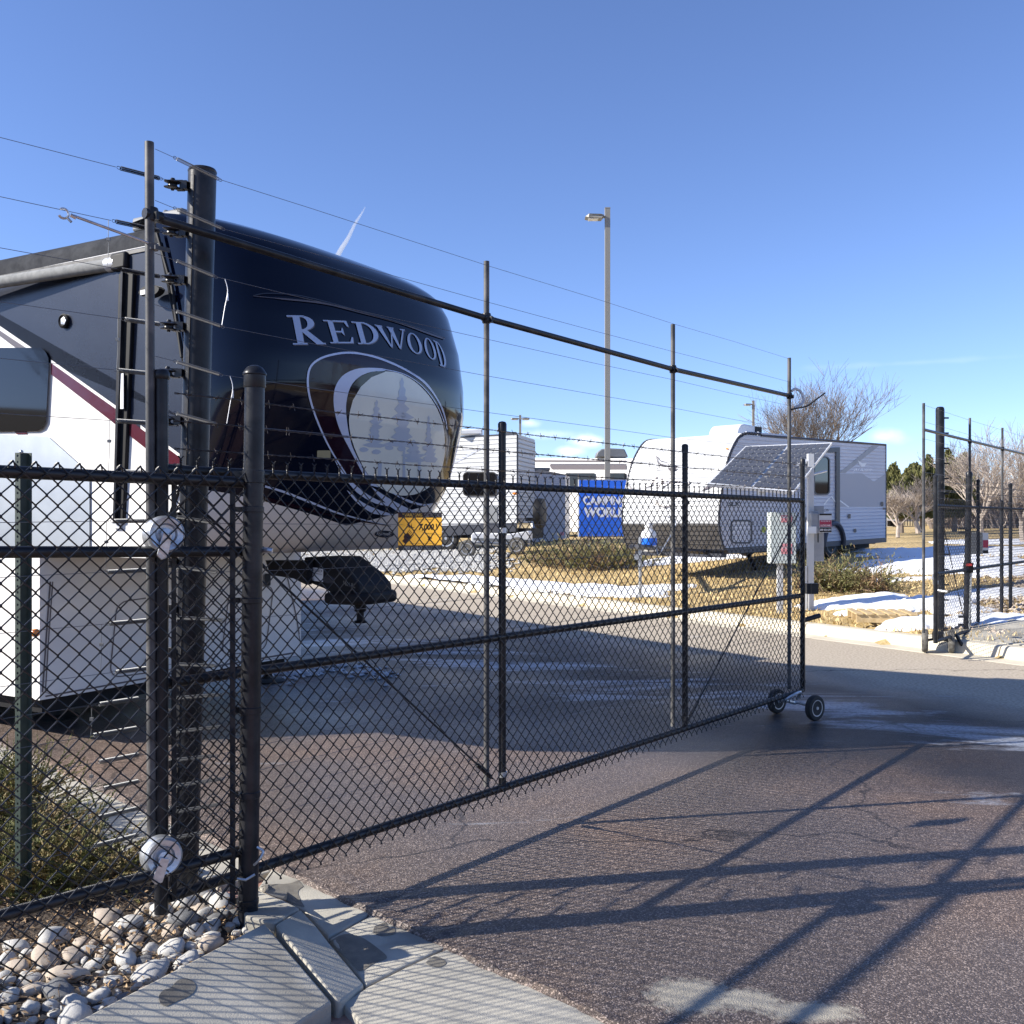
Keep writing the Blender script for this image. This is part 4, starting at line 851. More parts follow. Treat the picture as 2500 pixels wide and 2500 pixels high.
# pin box (kingpin coupling)
def sideplate(pts, b0, b1, mb):
    mb.prism([rv(*(lambda q: (q[0], b0, q[1]))(ab_from(x, y, b0))) for x, y in pts], RW*(b1-b0))
for b0_ in (1.10, 1.64):
    pn = MB(); sideplate([(648, 1368), (660, 1404), (716, 1412), (748, 1428), (752, 1368)], b0_, b0_+.06, pn); pn.build('pin_bracket', M['pin'], rvt, smooth=False)
pn = MB(); sideplate([(742, 1360), (742, 1418), (790, 1437), (820, 1455), (880, 1462), (877, 1430), (858, 1406), (802, 1361)], 1.18, 1.57, pn); pino = pn.build('pin_box', M['pin'], rvt, smooth=False, bevel=.012)
pn = MB(); pn.prism([rv(1.70, 1.14, 1.03), rv(2.02, 1.12, 1.035), rv(2.10, 1.22, 1.04), rv(2.10, 1.52, 1.04), rv(2.02, 1.62, 1.035), rv(1.70, 1.60, 1.03)], Zu*.09); pn.build('coupling_plate', M['pin'], pino, smooth=False, bevel=.03)
pn = MB(); pn.lathe(rv(1.86, 1.38, .90), Zu, [(.05, -.02), (.055, -.012), (.028, .0), (.028, .06), (.045, .07), (.045, .12)], 16); pn.build('kingpin', M['pin'], pino)
pbv = bvh_of(pino)
drape('paper_label', [[(754, 1383), (790, 1389), (789, 1421), (753, 1416)]], pbv, M['paper'], pino, .003, 30)
drape('oval_badge', [[(804+15*math.cos(a), 1415+9.5*math.sin(a)) for a in np.linspace(0, 2*math.pi, 22)[:-1]]], pbv, M['slate'], pino, .003, 30)
def draped_text(s_, tgt, m, parent, TL, TR, BR, BL, off, name='lettering', seg=9, **k):
    v, f = text2d(s_, **k); x0 = min(p[0] for p in v); x1 = max(p[0] for p in v); y0 = min(p[1] for p in v); y1 = max(p[1] for p in v)
    def q(p):
        u = (p[0]-x0)/(x1-x0); t = (y1-p[1])/(y1-y0)
        return tuple((TL[c]*(1-u)+TR[c]*u)*(1-t)+(BL[c]*(1-u)+BR[c]*u)*t for c in (0, 1))
    return drape(name, [[q(v[i]) for i in g] for g in f], tgt, m, parent, off, seg)
draped_text('256310CP', pbv, M['ink'], pino, (757, 1387), (788, 1392), (788, 1398), (757, 1393), .005, bold=.01)
draped_text('2016 CROSSROADS', pbv, M['ink'], pino, (758, 1396), (787, 1401), (787, 1404), (758, 1399), .005, bold=0.)
draped_text('SALE', pbv, M['ink'], pino, (757, 1412), (768, 1414), (768, 1418), (757, 1416), .005, bold=0.)
draped_text('3401 RL', pbv, M['cream_pole'], pino, (838, 1418), (868, 1426), (868, 1436), (837, 1428), .003, bold=-.01)
MB().prism([rv(1.80, 1.28, 1.28), rv(1.93, 1.28, 1.20), rv(1.93, 1.48, 1.20), rv(1.80, 1.48, 1.28)], RF*.006+Zu*.010).build('clear_plate', M['sheet'], pino, smooth=False)
# ---------- nose graphics, laid on the curved cap
c8 = dict(x0=680, y0=720, k=.5128)
outer = smooth_pts([(352, 905), (325, 862), (240, 725), (178, 588), (145, 480), (137, 400), (152, 340), (200, 302), (280, 280), (360, 277), (450, 294), (540, 327), (620, 367), (685, 412), (735, 470), (772, 535), (797, 610)], 4)
inner_p = smooth_pts([(430, 905), (335, 730), (285, 628), (262, 530), (266, 448), (300, 388), (362, 354), (430, 347), (510, 352), (580, 368), (650, 402), (705, 455), (755, 525), (785, 600)], 4)
fill = []
for i in range(len(outer)-1):
    t0, t1 = i/(len(outer)-1), (i+1)/(len(outer)-1)
    def at_(t):
        q = t*(len(inner_p)-1); k_ = min(int(q), len(inner_p)-2); u = q-k_; return tuple(inner_p[k_][c]*(1-u)+inner_p[k_+1][c]*u for c in (0, 1))
    fill.append([outer[i], outer[i+1], at_(t1), at_(t0)])
drape('emblem_field', fill, cb, M['maroon_dark'], capo, .002, 9, **c8)
moon = smooth_pts([(505, 364), (440, 392), (390, 437), (352, 500), (334, 590), (345, 680), (378, 770), (425, 855), (480, 915), (560, 950), (640, 950), (715, 915), (765, 850), (787, 775), (790, 690), (778, 605), (748, 532), (700, 463), (640, 408), (570, 372), (505, 364)], 4)
cres = [(430, 905), (335, 730), (285, 628), (262, 530), (266, 448), (300, 388), (362, 354), (430, 347), (505, 352), (500, 362), (440, 366), (380, 392), (340, 440), (322, 510), (322, 580), (340, 690), (372, 770), (420, 850), (475, 915)]
drape('emblem_crescent', [smooth_pts(cres, 3)], cb, M['ring'], capo, .0035, 9, **c8)
drape('emblem_crescent', [[(500, 362), (440, 366), (380, 392), (340, 440), (322, 510), (324, 580), (336, 560), (352, 500), (390, 437), (440, 392), (505, 366)]], cb, M['navy'], capo, .005, 9, **c8)
drape('emblem_moon', [moon[:-1]], cb, M['moon'], capo, .004, 9, **c8)
drape('emblem_ring', stroke(outer, [3+7*min(1, 1.2*math.sin(math.pi*min(1, (i+4)/(len(outer)+4)))) for i in range(len(outer))])+stroke(smooth_pts([(600, 352), (690, 410), (745, 480), (785, 560), (800, 640)], 4), 4)+stroke(smooth_pts([(500, 355), (580, 372), (650, 408), (708, 462), (756, 532), (786, 605)], 4), 4), cb, M['ring'], capo, .006, 9, **c8)
rd = random.Random(11)
def fir(cx, top, bot, w_):
    L_, R_ = [], []; n = 11
    for i in range(n):
        t = i/(n-1); y = top+(bot-top)*t; ww = w_*(.08+.92*t**.8)*(1.0 if i % 2 else .45)*rd.uniform(.75, 1.15)
        L_.append((cx-ww, y+rd.uniform(-4, 8))); R_.append((cx+ww*rd.uniform(.8, 1.1), y+rd.uniform(-4, 8)))
    return L_+R_[::-1]
trees = [fir(585, 392, 600, 52), fir(588, 560, 720, 90), fir(463, 498, 640, 40), fir(455, 610, 720, 62), fir(712, 570, 700, 24), fir(720, 680, 790, 48), fir(640, 690, 790, 70),
         [(590, 700), (600, 700), (602, 870), (588, 870)], [(470, 800), (490, 800), (486, 865), (472, 865)], [(660, 780), (676, 780), (672, 880), (662, 880)]]
trees += [[(400+60*i+22*math.cos(a)+6*rd.random(), 735+12*math.sin(i*2)+12*math.sin(a)) for a in np.linspace(0, 6.28, 9)[:-1]] for i in range(6)]
drape('emblem_trees', trees, cb, M['tree_print'], capo, .006, 9, **c8)
c6 = dict(x0=550, y0=900, k=1/2.972)
sw_ = []
for pts, ws in (([(285, 850), (420, 890), (600, 960), (850, 1055), (1180, 1132)], [14, 16, 16, 12, 2]), ([(790, 660), (850, 760), (960, 880), (1090, 960), (1240, 1000)], [2, 14, 34, 30, 3]),
                ([(880, 880), (960, 960), (1080, 1030), (1230, 1060)], [2, 26, 40, 4]), ([(1060, 860), (1180, 960), (1320, 1040), (1440, 1075)], [3, 44, 60, 10]), ([(1210, 900), (1320, 955), (1430, 985), (1500, 975)], [3, 18, 14, 3])):
    n_ = smooth_pts(pts, 4); w2 = [float(np.interp(i/(len(n_)-1)*(len(ws)-1), range(len(ws)), ws)) for i in range(len(n_))]; sw_ += stroke(n_, w2)
drape('swoosh', sw_, cb, M['ring'], capo, .007, 9, **c6)
ms = smooth_pts([(280, 940), (520, 1000), (800, 1070), (1200, 1140)], 4)
drape('lower_swoosh', stroke(ms, [26*(1-i/len(ms))+3 for i in range(len(ms))]), cb, M['maroon_dark'], capo, .005, 9, **c6)
drape('name_badge', [[(938+24*math.cos(a), 1303+8.5*math.sin(a)) for a in np.linspace(0, 2*math.pi, 26)[:-1]]], cb, M['slate'], capo, .005, 9)
draped_text('KeystoneRV', cb, M['sign_white'], capo, (919, 1296), (957, 1298), (956, 1309), (918, 1306), .008, bold=.0, shear=.3)
drape('nose_sticker', [rrect(773, 1099, 806, 1118, 3)], cb, mat('cream_sticker', (.30, .28, .17), .5), capo, .005, 9)
drape('nose_scoop', stroke(smooth_pts([(618, 724), (650, 718), (720, 722), (800, 740), (900, 768), (980, 790), (1050, 812), (1085, 826)], 4), 2.2), cb, M['trim'], capo, .012, 9)
drape('nose_scoop', stroke(smooth_pts([(618, 724), (690, 731), (790, 742), (880, 764), (970, 788), (1050, 817), (1084, 828)], 4), [1.5]*4+[4]*25), cb, M['stripe_grey'], capo, .008, 9)
# serif capitals
def serifs():
    st = .20; th = .045
    def stem(x, w_=st, y0=0., y1=1.): return [(x-w_/2, y0), (x+w_/2, y0), (x+w_/2, y1), (x-w_/2, y1)]
    def srf(x, y, w_=.36): 
        return [(x-w_/2, y), (x+w_/2, y), (x+w_/2, y+(.05 if y < .5 else -.05)), (x-w_/2, y+(.05 if y < .5 else -.05))]
    def bowl(cx, cy, rx, ry, a0, a1, w0, w1, n=14):
        P = []; 
        for i in range(n):
            t0, t1 = i/n, (i+1)/n; q = []
            for t in (t0, t1):
                a = R(a0+(a1-a0)*t); ww = w1+(w0-w1)*abs(math.cos(a)); q.append(((cx+(rx)*math.cos(a), cy+ry*math.sin(a)), (cx+(rx-ww)*math.cos(a), cy+(ry-ww*.6)*math.sin(a))))
            P.append([q[0][0], q[1][0], q[1][1], q[0][1]])
        return P
    Rl = [stem(.27), srf(.25, 0, .44), srf(.25, 1, .5)]+bowl(.37, .74, .40, .26, 90, -90, .2, .05)+[[(.33, .48), (.52, .50), (.98, .0), (.74, .0)], srf(.86, 0, .28), [(.3, .95), (.4, .95), (.4, 1), (.3, 1)], [(.3, .48), (.4, .48), (.4, .53), (.3, .53)]]
    El = [stem(.27), srf(.25, 0, .44), srf(.25, 1, .5), [(.3, 0), (.95, 0), (1, .27), (.94, .27), (.84, .06), (.3, .06)], [(.3, 1), (.92, 1), (.95, .74), (.89, .74), (.80, .94), (.3, .94)], [(.3, .48), (.6, .48), (.66, .36), (.69, .36), (.69, .68), (.66, .68), (.6, .54), (.3, .54)]]
    Dl = [stem(.27), srf(.25, 0, .44), srf(.25, 1, .5)]+bowl(.38, .5, .58, .5, 90, -90, .2, .05)+[[(.3, .95), (.4, .95), (.4, 1), (.3, 1)], [(.3, 0), (.4, 0), (.4, .05), (.3, .05)]]
    Wl = [[(.02, 1), (.20, 1), (.40, .0), (.34, 0)], [(.34, 0), (.40, .0), (.56, .85), (.52, .85)], [(.42, 1), (.60, 1), (.80, 0), (.74, 0)], [(.74, 0), (.80, 0), (1, .97), (.95, .97)], srf(.11, 1, .26), srf(.52, 1, .24), srf(.95, 1, .18)]
    Ol = bowl(.5, .5, .5, .5, 0, 360, .2, .06, 26)
    return dict(R=Rl, E=El, D=Dl, W=Wl, O=Ol)
GL = serifs()
quads = [('R', (35, 98), (198, 100), (222, 236), (62, 238)), ('E', (208, 120), (328, 125), (360, 231), (240, 231)), ('D', (342, 127), (462, 137), (488, 236), (372, 234)), ('W', (456, 143), (592, 166), (600, 262), (500, 246)),
         ('O', (600, 178), (660, 186), (692, 284), (624, 278)), ('O', (682, 200), (728, 212), (757, 312), (704, 304)), ('D', (733, 216), (775, 236), (806, 352), (764, 336))]
def lq(qd, p, gx=0, gy=0):
    u, t = p[0], 1-p[1]; TL, TR, BR, BL = qd[1:]; return tuple((TL[c]*(1-u)+TR[c]*u)*(1-t)+(BL[c]*(1-u)+BR[c]*u)*t+(gx, gy)[c] for c in (0, 1))
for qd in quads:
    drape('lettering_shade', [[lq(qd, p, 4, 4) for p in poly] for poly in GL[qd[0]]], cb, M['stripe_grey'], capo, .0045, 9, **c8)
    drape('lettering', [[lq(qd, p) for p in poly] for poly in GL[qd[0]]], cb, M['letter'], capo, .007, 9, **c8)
# ================================================================ BACKGROUND VEHICLES
def boxprism(mb, o, X, Yd, prof_w, z): pass
def camper_axes(p, d): X = V((d[0], d[1], 0)).normalized(); return X, V((-X.y, X.x, 0))
def ribbed(P, Nn, z0f, z1f, a0f, a1f, pitch, depth, name, m, parent):
    """sheet-metal side: rows of real ribs. P(a, z) -> point, Nn outward; z0f/z1f give the edges at a"""
    zmid = z1f(.5)-z0f(.5); nrib = int(zmid/pitch); prof = [(0, 0), (.18, 1), (.55, .8), (.88, .9), (1, 0)]; vs = []; rows = 0; mb = MB(); cols = 2
    for i in range(nrib):
        for (u, d) in prof[:-1]:
            v = (i+u)/nrib; z_ = z0f(.5)+zmid*v; a0_, a1_ = a0f(z_), a1f(z_)
            for a in (a0_, a1_):
                z = z0f(a)+(z1f(a)-z0f(a))*v if a > 1.2 else z_
                mb.v.append(tuple(P(a, z)+Nn*(.004+depth*d)))
            rows += 1
    for r_ in range(rows-1): mb.f.append((r_*2, r_*2+1, r_*2+3, r_*2+2)); mb.mi.append(0)
    return mb.build(name, m, parent, smooth=False)
# --- white travel trailer with rounded ribbed front (centre right)
JF = V((-.714, .70, 0)).normalized()   # across the front, towards its far side
JS = V((.70, .714, 0)).normalized()    # along the side, away
J0 = V((.2113*19.85, 19.85, 0))
jg = terr(J0.x+2.5, J0.y+2)
jt = thing('travel_trailer', 'white ribbed travel trailer with rounded front and grey side parked behind the solar panels', 'camper', (J0.x, J0.y, .4))
zb, zt = 1.08, 3.46
def jprof(k=1.):
    return [(.16, zb-.02), (.02, zb+.32), (-.02, 1.62), (.0, 1.95), (.10, 2.35), (.26, 2.78), (.46, 3.1), (.72, 3.36), (1.0, zt), (7.8, 3.62), (7.8, 1.20)]
M['side_grey'] = mat('light_grey_aluminium', (.46, .48, .54), .4, c2=(.52, .54, .60), scale=.8)
M['front_white'] = mat('white_aluminium', (.50, .51, .52), .45)
_zz = [p[1] for p in jprof()[:9]]; _aa = [p[0] for p in jprof()[:9]]
ribbed(lambda a, z: J0+JS*a+Zu*z, -JF, lambda a: zb+.015*a, lambda a: zt-.02+.0235*(a-1) if a > 1 else zt-.03, lambda z: float(np.interp(z, _zz, _aa))+.02, lambda z: 7.79, .082, .010, 'side_ribs', M['side_grey'], jt)
jb = MB(); jb.prism([J0+JS*a+Zu*z for a, z in jprof()], JF*2.45); jbo = jb.build('side_body', M['grey_corr'], jt, smooth=False)
# front skin, proud of the body
jfp = [(.16, zb-.02), (.02, zb+.32), (-.02, 1.62), (.0, 1.95), (.10, 2.35), (.26, 2.78), (.46, 3.1), (.72, 3.36), (1.0, zt), (1.6, zt+.02)]
def rib_path(pts, pitch, depth):
    pts = smooth_pts(pts, 6); L_ = [0]
    for i in range(1, len(pts)): L_.append(L_[-1]+math.hypot(pts[i][0]-pts[i-1][0], pts[i][1]-pts[i-1][1]))
    out_ = []; n_ = int(L_[-1]/pitch)
    for i in range(n_):
        for u, d in ((0, 0), (.2, 1), (.55, .8), (.88, .9)):
            q = (i+u)/n_*L_[-1]; a = float(np.interp(q, L_, [p[0] for p in pts])); z = float(np.interp(q, L_, [p[1] for p in pts])); a2 = float(np.interp(q+.02, L_, [p[0] for p in pts])); z2 = float(np.interp(q+.02, L_, [p[1] for p in pts])); l_ = math.hypot(a2-a, z2-z) or 1
            out_.append((a-(z2-z)/l_*depth*d, z+(a2-a)/l_*depth*d))
    return out_
jf = MB(); f1 = [J0+JS*(a-.012)+Zu*(z+.008) for a, z in rib_path(jfp, .10, .026)]; n = len(f1)
fs_ = [p+JF*2.45 for p in f1]; jf.add(f1+fs_, [(i, n+i, n+i+1, i+1) for i in range(n-1)]); jfo = jf.build('front_skin', M['front_white'], jt, smooth=False)
jlow = [p for p in f1 if p.z < 1.60]; n = len(jlow)
MB().add([p-JS*.008 for p in jlow]+[p+JF*2.45-JS*.008 for p in jlow], [(i, n+i, n+i+1, i+1) for i in range(n-1)]).build('front_skirt', M['brown_skirt'], jt)
for off in (-.012, 2.44):
    MB().tube([p+JF*off for p in f1], .022, 6).build('edge_trim', M['trim'], jt)
MB().tube([J0+JS*1.6+Zu*3.48-JF*.01, J0+JS*7.8+Zu*3.62-JF*.01], .025, 6).tube([J0+JS*7.8+Zu*1.1-JF*.01, J0+JS*7.8+Zu*3.62-JF*.01], .02, 6).build('edge_trim', M['trim'], jt)
MB().prism([J0+JS*.2+Zu*(zb+.02)-JF*.03, J0+JS*7.8+Zu*1.22-JF*.03, J0+JS*7.8+Zu*1.10-JF*.03, J0+JS*.3+Zu*(zb-.10)-JF*.03], JF*.4).build('lower_skirt', M['trim'], jt, smooth=False)
jv = bvh_of(jbo); jfv = bvh_of(jfo)
drape('window', [rrect(1984, 1116, 2021, 1207, 9)], jv, M['glass_dark'], jt, .03, 40); drape('window_frame', outline_of(rrect(1984, 1116, 2021, 1207, 9), 3.2), jv, M['trim'], jt, .045, 40)
drape('slide_frame', [[(1965, 1096), (2046, 1092), (2046, 1282), (1965, 1273), (1965, 1262), (2037, 1270), (2037, 1104), (1965, 1107)]], jv, M['trim'], jt, .05, 60)
drape('diagonal_stripe', [[(2128, 1088), (2145, 1088), (2062, 1155), (2046, 1155)]], jv, M['cab_grey'], jt, .018, 60)
drape('side_band', [[(2046, 1156), (2161, 1156), (2161, 1237), (2046, 1237)]], jv, mat('grey_side_band', (.33, .34, .38), .4), jt, .0165, 60)
drape('hatch', [rrect(1784, 1271, 1833, 1325, 8)], jv, M['white_plastic'], jt, .01, 40); drape('hatch_seal', outline_of(rrect(1784, 1271, 1833, 1325, 8), 4), jv, M['trim'], jt, .02, 40)
drape('round_sticker', [[(1863+6*math.cos(a), 1293+8*math.sin(a)) for a in np.linspace(0, 6.28, 14)[:-1]]], jv, mat('lime_sticker', (.45, .5, .05), .5), jt, .02, 40)
drape('outlet', [rrect(2068, 1255, 2074, 1266, 1), rrect(2082, 1291, 2088, 1300, 2), rrect(2148, 1225, 2154, 1236, 2), rrect(2154, 1239, 2158, 1244, 1)], jv, M['trim'], jt, .03, 40)
draped_text('SLX', jv, M['trim'], jt, (1776, 1226), (1806, 1224), (1806, 1235), (1776, 1236), .02, bold=.04, shear=.2, seg=20)
draped_text('JAY FLIGHT', jv, M['sign_white'], jt, (2082, 1143), (2128, 1145), (2127, 1153), (2081, 1151), .02, bold=.03, shear=.3, seg=20)
draped_text('ION', jv, M['trim'], jt, (2008, 1242), (2023, 1242), (2021, 1249), (2007, 1249), .02, bold=.0, shear=.3, seg=20)
drape('bird_emblem', [[(2093, 1124), (2103, 1131), (2114, 1130), (2110, 1138), (2102, 1140), (2096, 1134)]], jv, M['white_plastic'], jt, .02, 40)
drape('mountain_graphic', stroke([(2010, 1232), (2020, 1219), (2028, 1212), (2038, 1226)], 3)+stroke([(2046, 1220), (2062, 1232), (2070, 1238)], 3), jv, M['white_plastic'], jt, .02, 40)
drape('front_stripe', [[(1521, 1160), (1532, 1172), (1547, 1198), (1540, 1196), (1524, 1186), (1513, 1180)]], jfv, M['stripe_grey'], jt, .032, 40)
drape('front_stripe', [[(1593, 1219), (1600, 1221), (1625, 1236), (1648, 1227), (1648, 1232), (1626, 1241), (1600, 1230)], [(1712, 1202), (1728, 1190), (1741, 1188), (1722, 1197)]], jfv, M['stripe_grey'], jt, .032, 40)
for s_, a, b_ in (('Jayco', (1578, 1164), (1686, 1168)),):
    draped_text(s_, jfv, M['stripe_grey'], jt, a, b_, (1686, 1192), (1576, 1190), .030, bold=.07, shear=.3, seg=6); draped_text(s_, jfv, M['alu'], jt, (a[0]+.5, a[1]+.5), (b_[0]-.5, b_[1]+.5), (1685.5, 1191.5), (1576.5, 1189.5), .038, bold=.012, shear=.3, seg=6)
drape('bird_emblem', stroke([(1604, 1115), (1612, 1126), (1632, 1132), (1655, 1137), (1642, 1140), (1620, 1137), (1608, 1128), (1604, 1115)], 1.6)+stroke([(1601, 1143), (1620, 1139), (1655, 1140), (1650, 1149), (1630, 1153), (1610, 1150), (1601, 1143)], 1.8)+[[(1632, 1145), (1655, 1138), (1650, 1146), (1638, 1149)]], jfv, M['stripe_grey'], jt, .032, 30)
for (x, y) in ((1550, 1108), (1776, 1097)): drape('marker_lamp', [[(x+4*math.cos(a), y+2*math.sin(a)) for a in np.linspace(0, 6.28, 10)[:-1]]], jfv, M['amber'], jt, .02, 30)
# roof air conditioner, vents, ladder rail
q = px(1885, 1048, 21.6)
ac = MB(); acx, acy = JS, JF
c0 = J0+JS*1.9+JF*.75
ac.prism([c0+acx*a+Zu*(3.50+z) for a, z in ((0, 0), (0, .10), (.04, .20), (.14, .29), (.30, .32), (.92, .30), (1.0, .26), (1.0, 0))], JF*.75)
ac.build('air_conditioner', M['white_plastic'], jt, bevel=.03); MB().box(c0+acx*1.0+JF*.37+Zu*3.64, (.02, .68, .2), (acx, acy, Zu)).box(c0+acx*.86-JF*.01+Zu*3.67, (.26, .03, .24), (acx, acy, Zu)).build('air_grille', M['black_plastic'], jt, smooth=False)
MB().box(c0+JS*2.2+Zu*3.57, (.45, .45, .10), (JS, JF, Zu)).box(c0+JS*3.6+Zu*3.60, (.5, .5, .10), (JS, JF, Zu)).box(c0+JS*4.6+Zu*3.62, (.9, .5, .08), (JS, JF, Zu)).build('roof_vent', M['white_plastic'], jt, bevel=.03)
MB().tube([J0+JS*1.5+JF*.3+Zu*3.56, J0+JS*3.5+JF*.3+Zu*3.60], .02, 6).tube([J0+JS*2.0+JF*.3+Zu*3.5, J0+JS*2.0+JF*.3+Zu*3.6], .02, 6).tube([J0+JS*3.0+JF*.3+Zu*3.5, J0+JS*3.0+JF*.3+Zu*3.6], .02, 6).build('roof_rail', M['alu'], jt)
# chassis, tongue, gas bottle, jack
tg = J0+JF*1.22; tip = px(1548, 1334, 18.4)
mb = MB()
for sg in (-.7, .7): mb.tube([tg+JF*sg+JS*.6+Zu*.98, tip+JF*sg*.1], .05, 4)
mb.box(tg+JS*.35+Zu*.95, (.2, 2.2, .1), (JS, JF, Zu)); mb.build('tongue', M['trim'], jt, smooth=False)
MB().lathe(px(1584, 1344, 18.9)-Zu*.02, Zu, [(.13, 0), (.155, .03), (.155, .30), (.13, .38), (.07, .43), (.06, .46), (.085, .47), (.085, .55), (.075, .55)], 22).build('gas_bottle', M['white_plastic'], jt)
drum = px(1584, 1300, 18.74); MB().lathe(px(1584, 1344, 18.9)-Zu*.02, Zu, [(.157, .12), (.157, .26)], 22).build('bottle_label', M['blue_sign'], jt)
jk = px(1563, 1350, 18.6); gk = terr(jk.x, jk.y); MB().tube([V((jk.x, jk.y, gk)), V((jk.x, jk.y, 1.35))], .03, 8).lathe(V((jk.x, jk.y, gk)), Zu, [(.1, 0), (.1, .02), (.03, .04)], 12).build('tongue_jack', M['galv'], jt)
MB().box(jk+Zu*.0+V((-.05, 0, -.08)), (.12, .12, .10)).tube(smooth_pts([tuple(px(1600, 1335, 18.8)), tuple(px(1608, 1353, 18.7)), tuple(px(1618, 1340, 18.7)), tuple(px(1650, 1280, 18.9)), tuple(px(1630, 1262, 18.9))], 4), .012, 5).build('coupler', M['galv'], jt)
for x in (2033,):
    g = J0+JS*4.85; gz_ = .76
    wheel(g+JF*.12+Zu*(gz_+.36), JF, .36, .22, jt, M['trim'], M['rubber'])
    wheel(g+JF*2.3+Zu*(gz_+.36), JF, .36, .22, jt, M['trim'], M['rubber'])
    MB().tube([g-JF*.05+Zu*(gz_+.34)+(JS*math.cos(a)+Zu*math.sin(a))*.5 for a in np.linspace(-.1, math.pi+.1, 18)], .065, 8).build('wheel_arch', M['trim'], jt)
MB().box(J0+JS*4.2+JF*1.2+Zu*1.02, (6.4, 1.9, .12), (JS, JF, Zu)).box(J0+JS*7.95+JF*1.2+Zu*1.08, (.3, 1.6, .06), (JS, JF, Zu)).tube([J0+JS*1.6+JF*.3+Zu*.9, J0+JS*1.9+JF*.3+Zu*.6], .04, 6).build('chassis', M['pin'], jt, smooth=False)
# --- solar panel array on a post with boxes
pg = T(1973, 1490); PY = pg.y
sp_ = thing('solar_panel', 'pair of solar panels on a white post beside the end of the long gate leaf', 'solar panel', pg)
TLs, TRs, BRs, BLs = px(1820, 1089, PY+.55), px(2032, 1080, PY+.75), px(1937, 1201, PY-.75), px(1727, 1181, PY-.9)
def su(u, v, o=0.):
    p = (TLs*(1-u)+TRs*u)*(1-v)+(BLs*(1-u)+BRs*u)*v; return p+sn*o
sn = (TRs-TLs).cross(TLs-BLs).normalized()*-1
if sn.dot(V((0, 0, EYE))-TLs) < 0: sn = -sn
fr = MB()
fr.add([su(*q, o) for o in (0, -.05) for q in ((0, 0), (1, 0), (1, 1), (0, 1))], [(0, 1, 2, 3), (7, 6, 5, 4), (0, 4, 5, 1), (1, 5, 6, 2), (2, 6, 7, 3), (3, 7, 4, 0)]); fr.build('panel_frame', M['white_plastic'], sp_, smooth=False)
for hlf in range(2):
    ce = MB(); n1, n2 = 6, 9; u0 = .012+.5*hlf; wu = .476
    for i in range(n1):
        for j in range(n2):
            a, b_ = u0+wu*(i+.045)/n1, u0+wu*(i+.955)/n1; c_, d_ = .02+.955*(j+.045)/n2, .02+.955*(j+.955)/n2; e_ = .02*(b_-a); g_ = .02*(d_-c_)
            P = [(a+e_, c_), (b_-e_, c_), (b_, c_+g_), (b_, d_-g_), (b_-e_, d_), (a+e_, d_), (a, d_-g_), (a, c_+g_)]
            ce.add([su(*q, .004) for q in P], [tuple(range(8))])
    ce.build('solar_cells', M['solar'], sp_, smooth=False)
MB().box(V((pg.x+.035, pg.y, (pg.z+2.72)/2)), (.09, .09, 2.72-pg.z)).build('post', M['white_post'], sp_, smooth=False)
MB().box(V((pg.x-.07, pg.y, pg.z+.35)), (.08, .06, .7)).build('conduit_cover', M['white_plastic'], sp_, smooth=False)
MB().tube([px(1965, 1163, PY-.05), px(2017, 1150, PY+.3)], .02, 6).tube([V((pg.x, pg.y, 2.62)), su(.75, .5, -.06)], .03, 6).box(su(.6, .93, -.10), (.10, .10, .12)).build('bracket', M['alu'], sp_)
cb1 = thing('control_cabinet', 'pale green white cabinet on two legs behind the gate end with pink warning labels', 'cabinet', T(1915, 1478))
c = px(1908, 1313, PY-.2); MB().box(c, (.40, .22, .80)).build('cabinet_box', M['cab_pale'], cb1, bevel=.008, smooth=False)
MB().box(c+V((.05, -.114, .30)), (.17, .004, .11)).build('warning_label', M['pink_label'], cb1, smooth=False); MB().box(c+V((.05, -.114, -.17)), (.17, .004, .16)).build('warning_label', M['pink_label'], cb1, smooth=False)
mb = MB(); put_text(mb, 'DANGER', c+V((-.025, -.118, .305)), V((1, 0, 0)), Zu, .15, .035, bold=.02); put_text(mb, 'HIGH VOLTAGE', c+V((-.025, -.118, -.17)), V((1, 0, 0)), Zu, .15, .035, bold=.02); mb.build('lettering', M['sign_white'], cb1, smooth=False)
for dx in (-.02, .14):
    g = V((c.x+dx, c.y+.02, terr(c.x, c.y))); MB().box(V((g.x, g.y, (g.z+c.z-.40)/2)), (.09 if dx < 0 else .04, .05, c.z-.40-g.z)).build('leg', M['white_post'], cb1, smooth=False)
cb2 = thing('meter_box', 'grey steel box with crimson and white label on the solar panel post', 'box', px(2000, 1277, PY-.1))
c = px(1990, 1277, PY-.12); MB().box(c, (.16, .16, .32)).box(c+V((-.01, 0, .17)), (.10, .1, .03)).build('box_body', M['cab_grey'], cb2, bevel=.01, smooth=False)
c3 = px(2015, 1277, PY-.22); lb = MB().box(c3, (.195, .012, .30)).build('label_plate', M['white_post'], cb2, smooth=False)
MB().box(c3+V((0, -.009, -.005)), (.185, .005, .10)).build('red_band', M['crimson'], lb, smooth=False); MB().box(c3+V((0, -.009, .135)), (.19, .005, .025)).box(c3+V((0, -.009, -.105)), (.185, .005, .075)).build('black_band', M['ink'], lb, smooth=False)
mb = MB(); put_text(mb, 'PROTECTED BY', c3+V((-.075, -.014, .022)), V((1, 0, 0)), Zu, .15, .014, bold=.01); put_text(mb, 'ELECTRIC GUARD', c3+V((-.08, -.014, -.045)), V((1, 0, 0)), Zu, .16, .02, bold=.02); put_text(mb, '800 432 6391', c3+V((-.085, -.014, -.12)), V((1, 0, 0)), Zu, .17, .03, bold=.02); mb.build('lettering', M['sign_white'], lb, smooth=False)
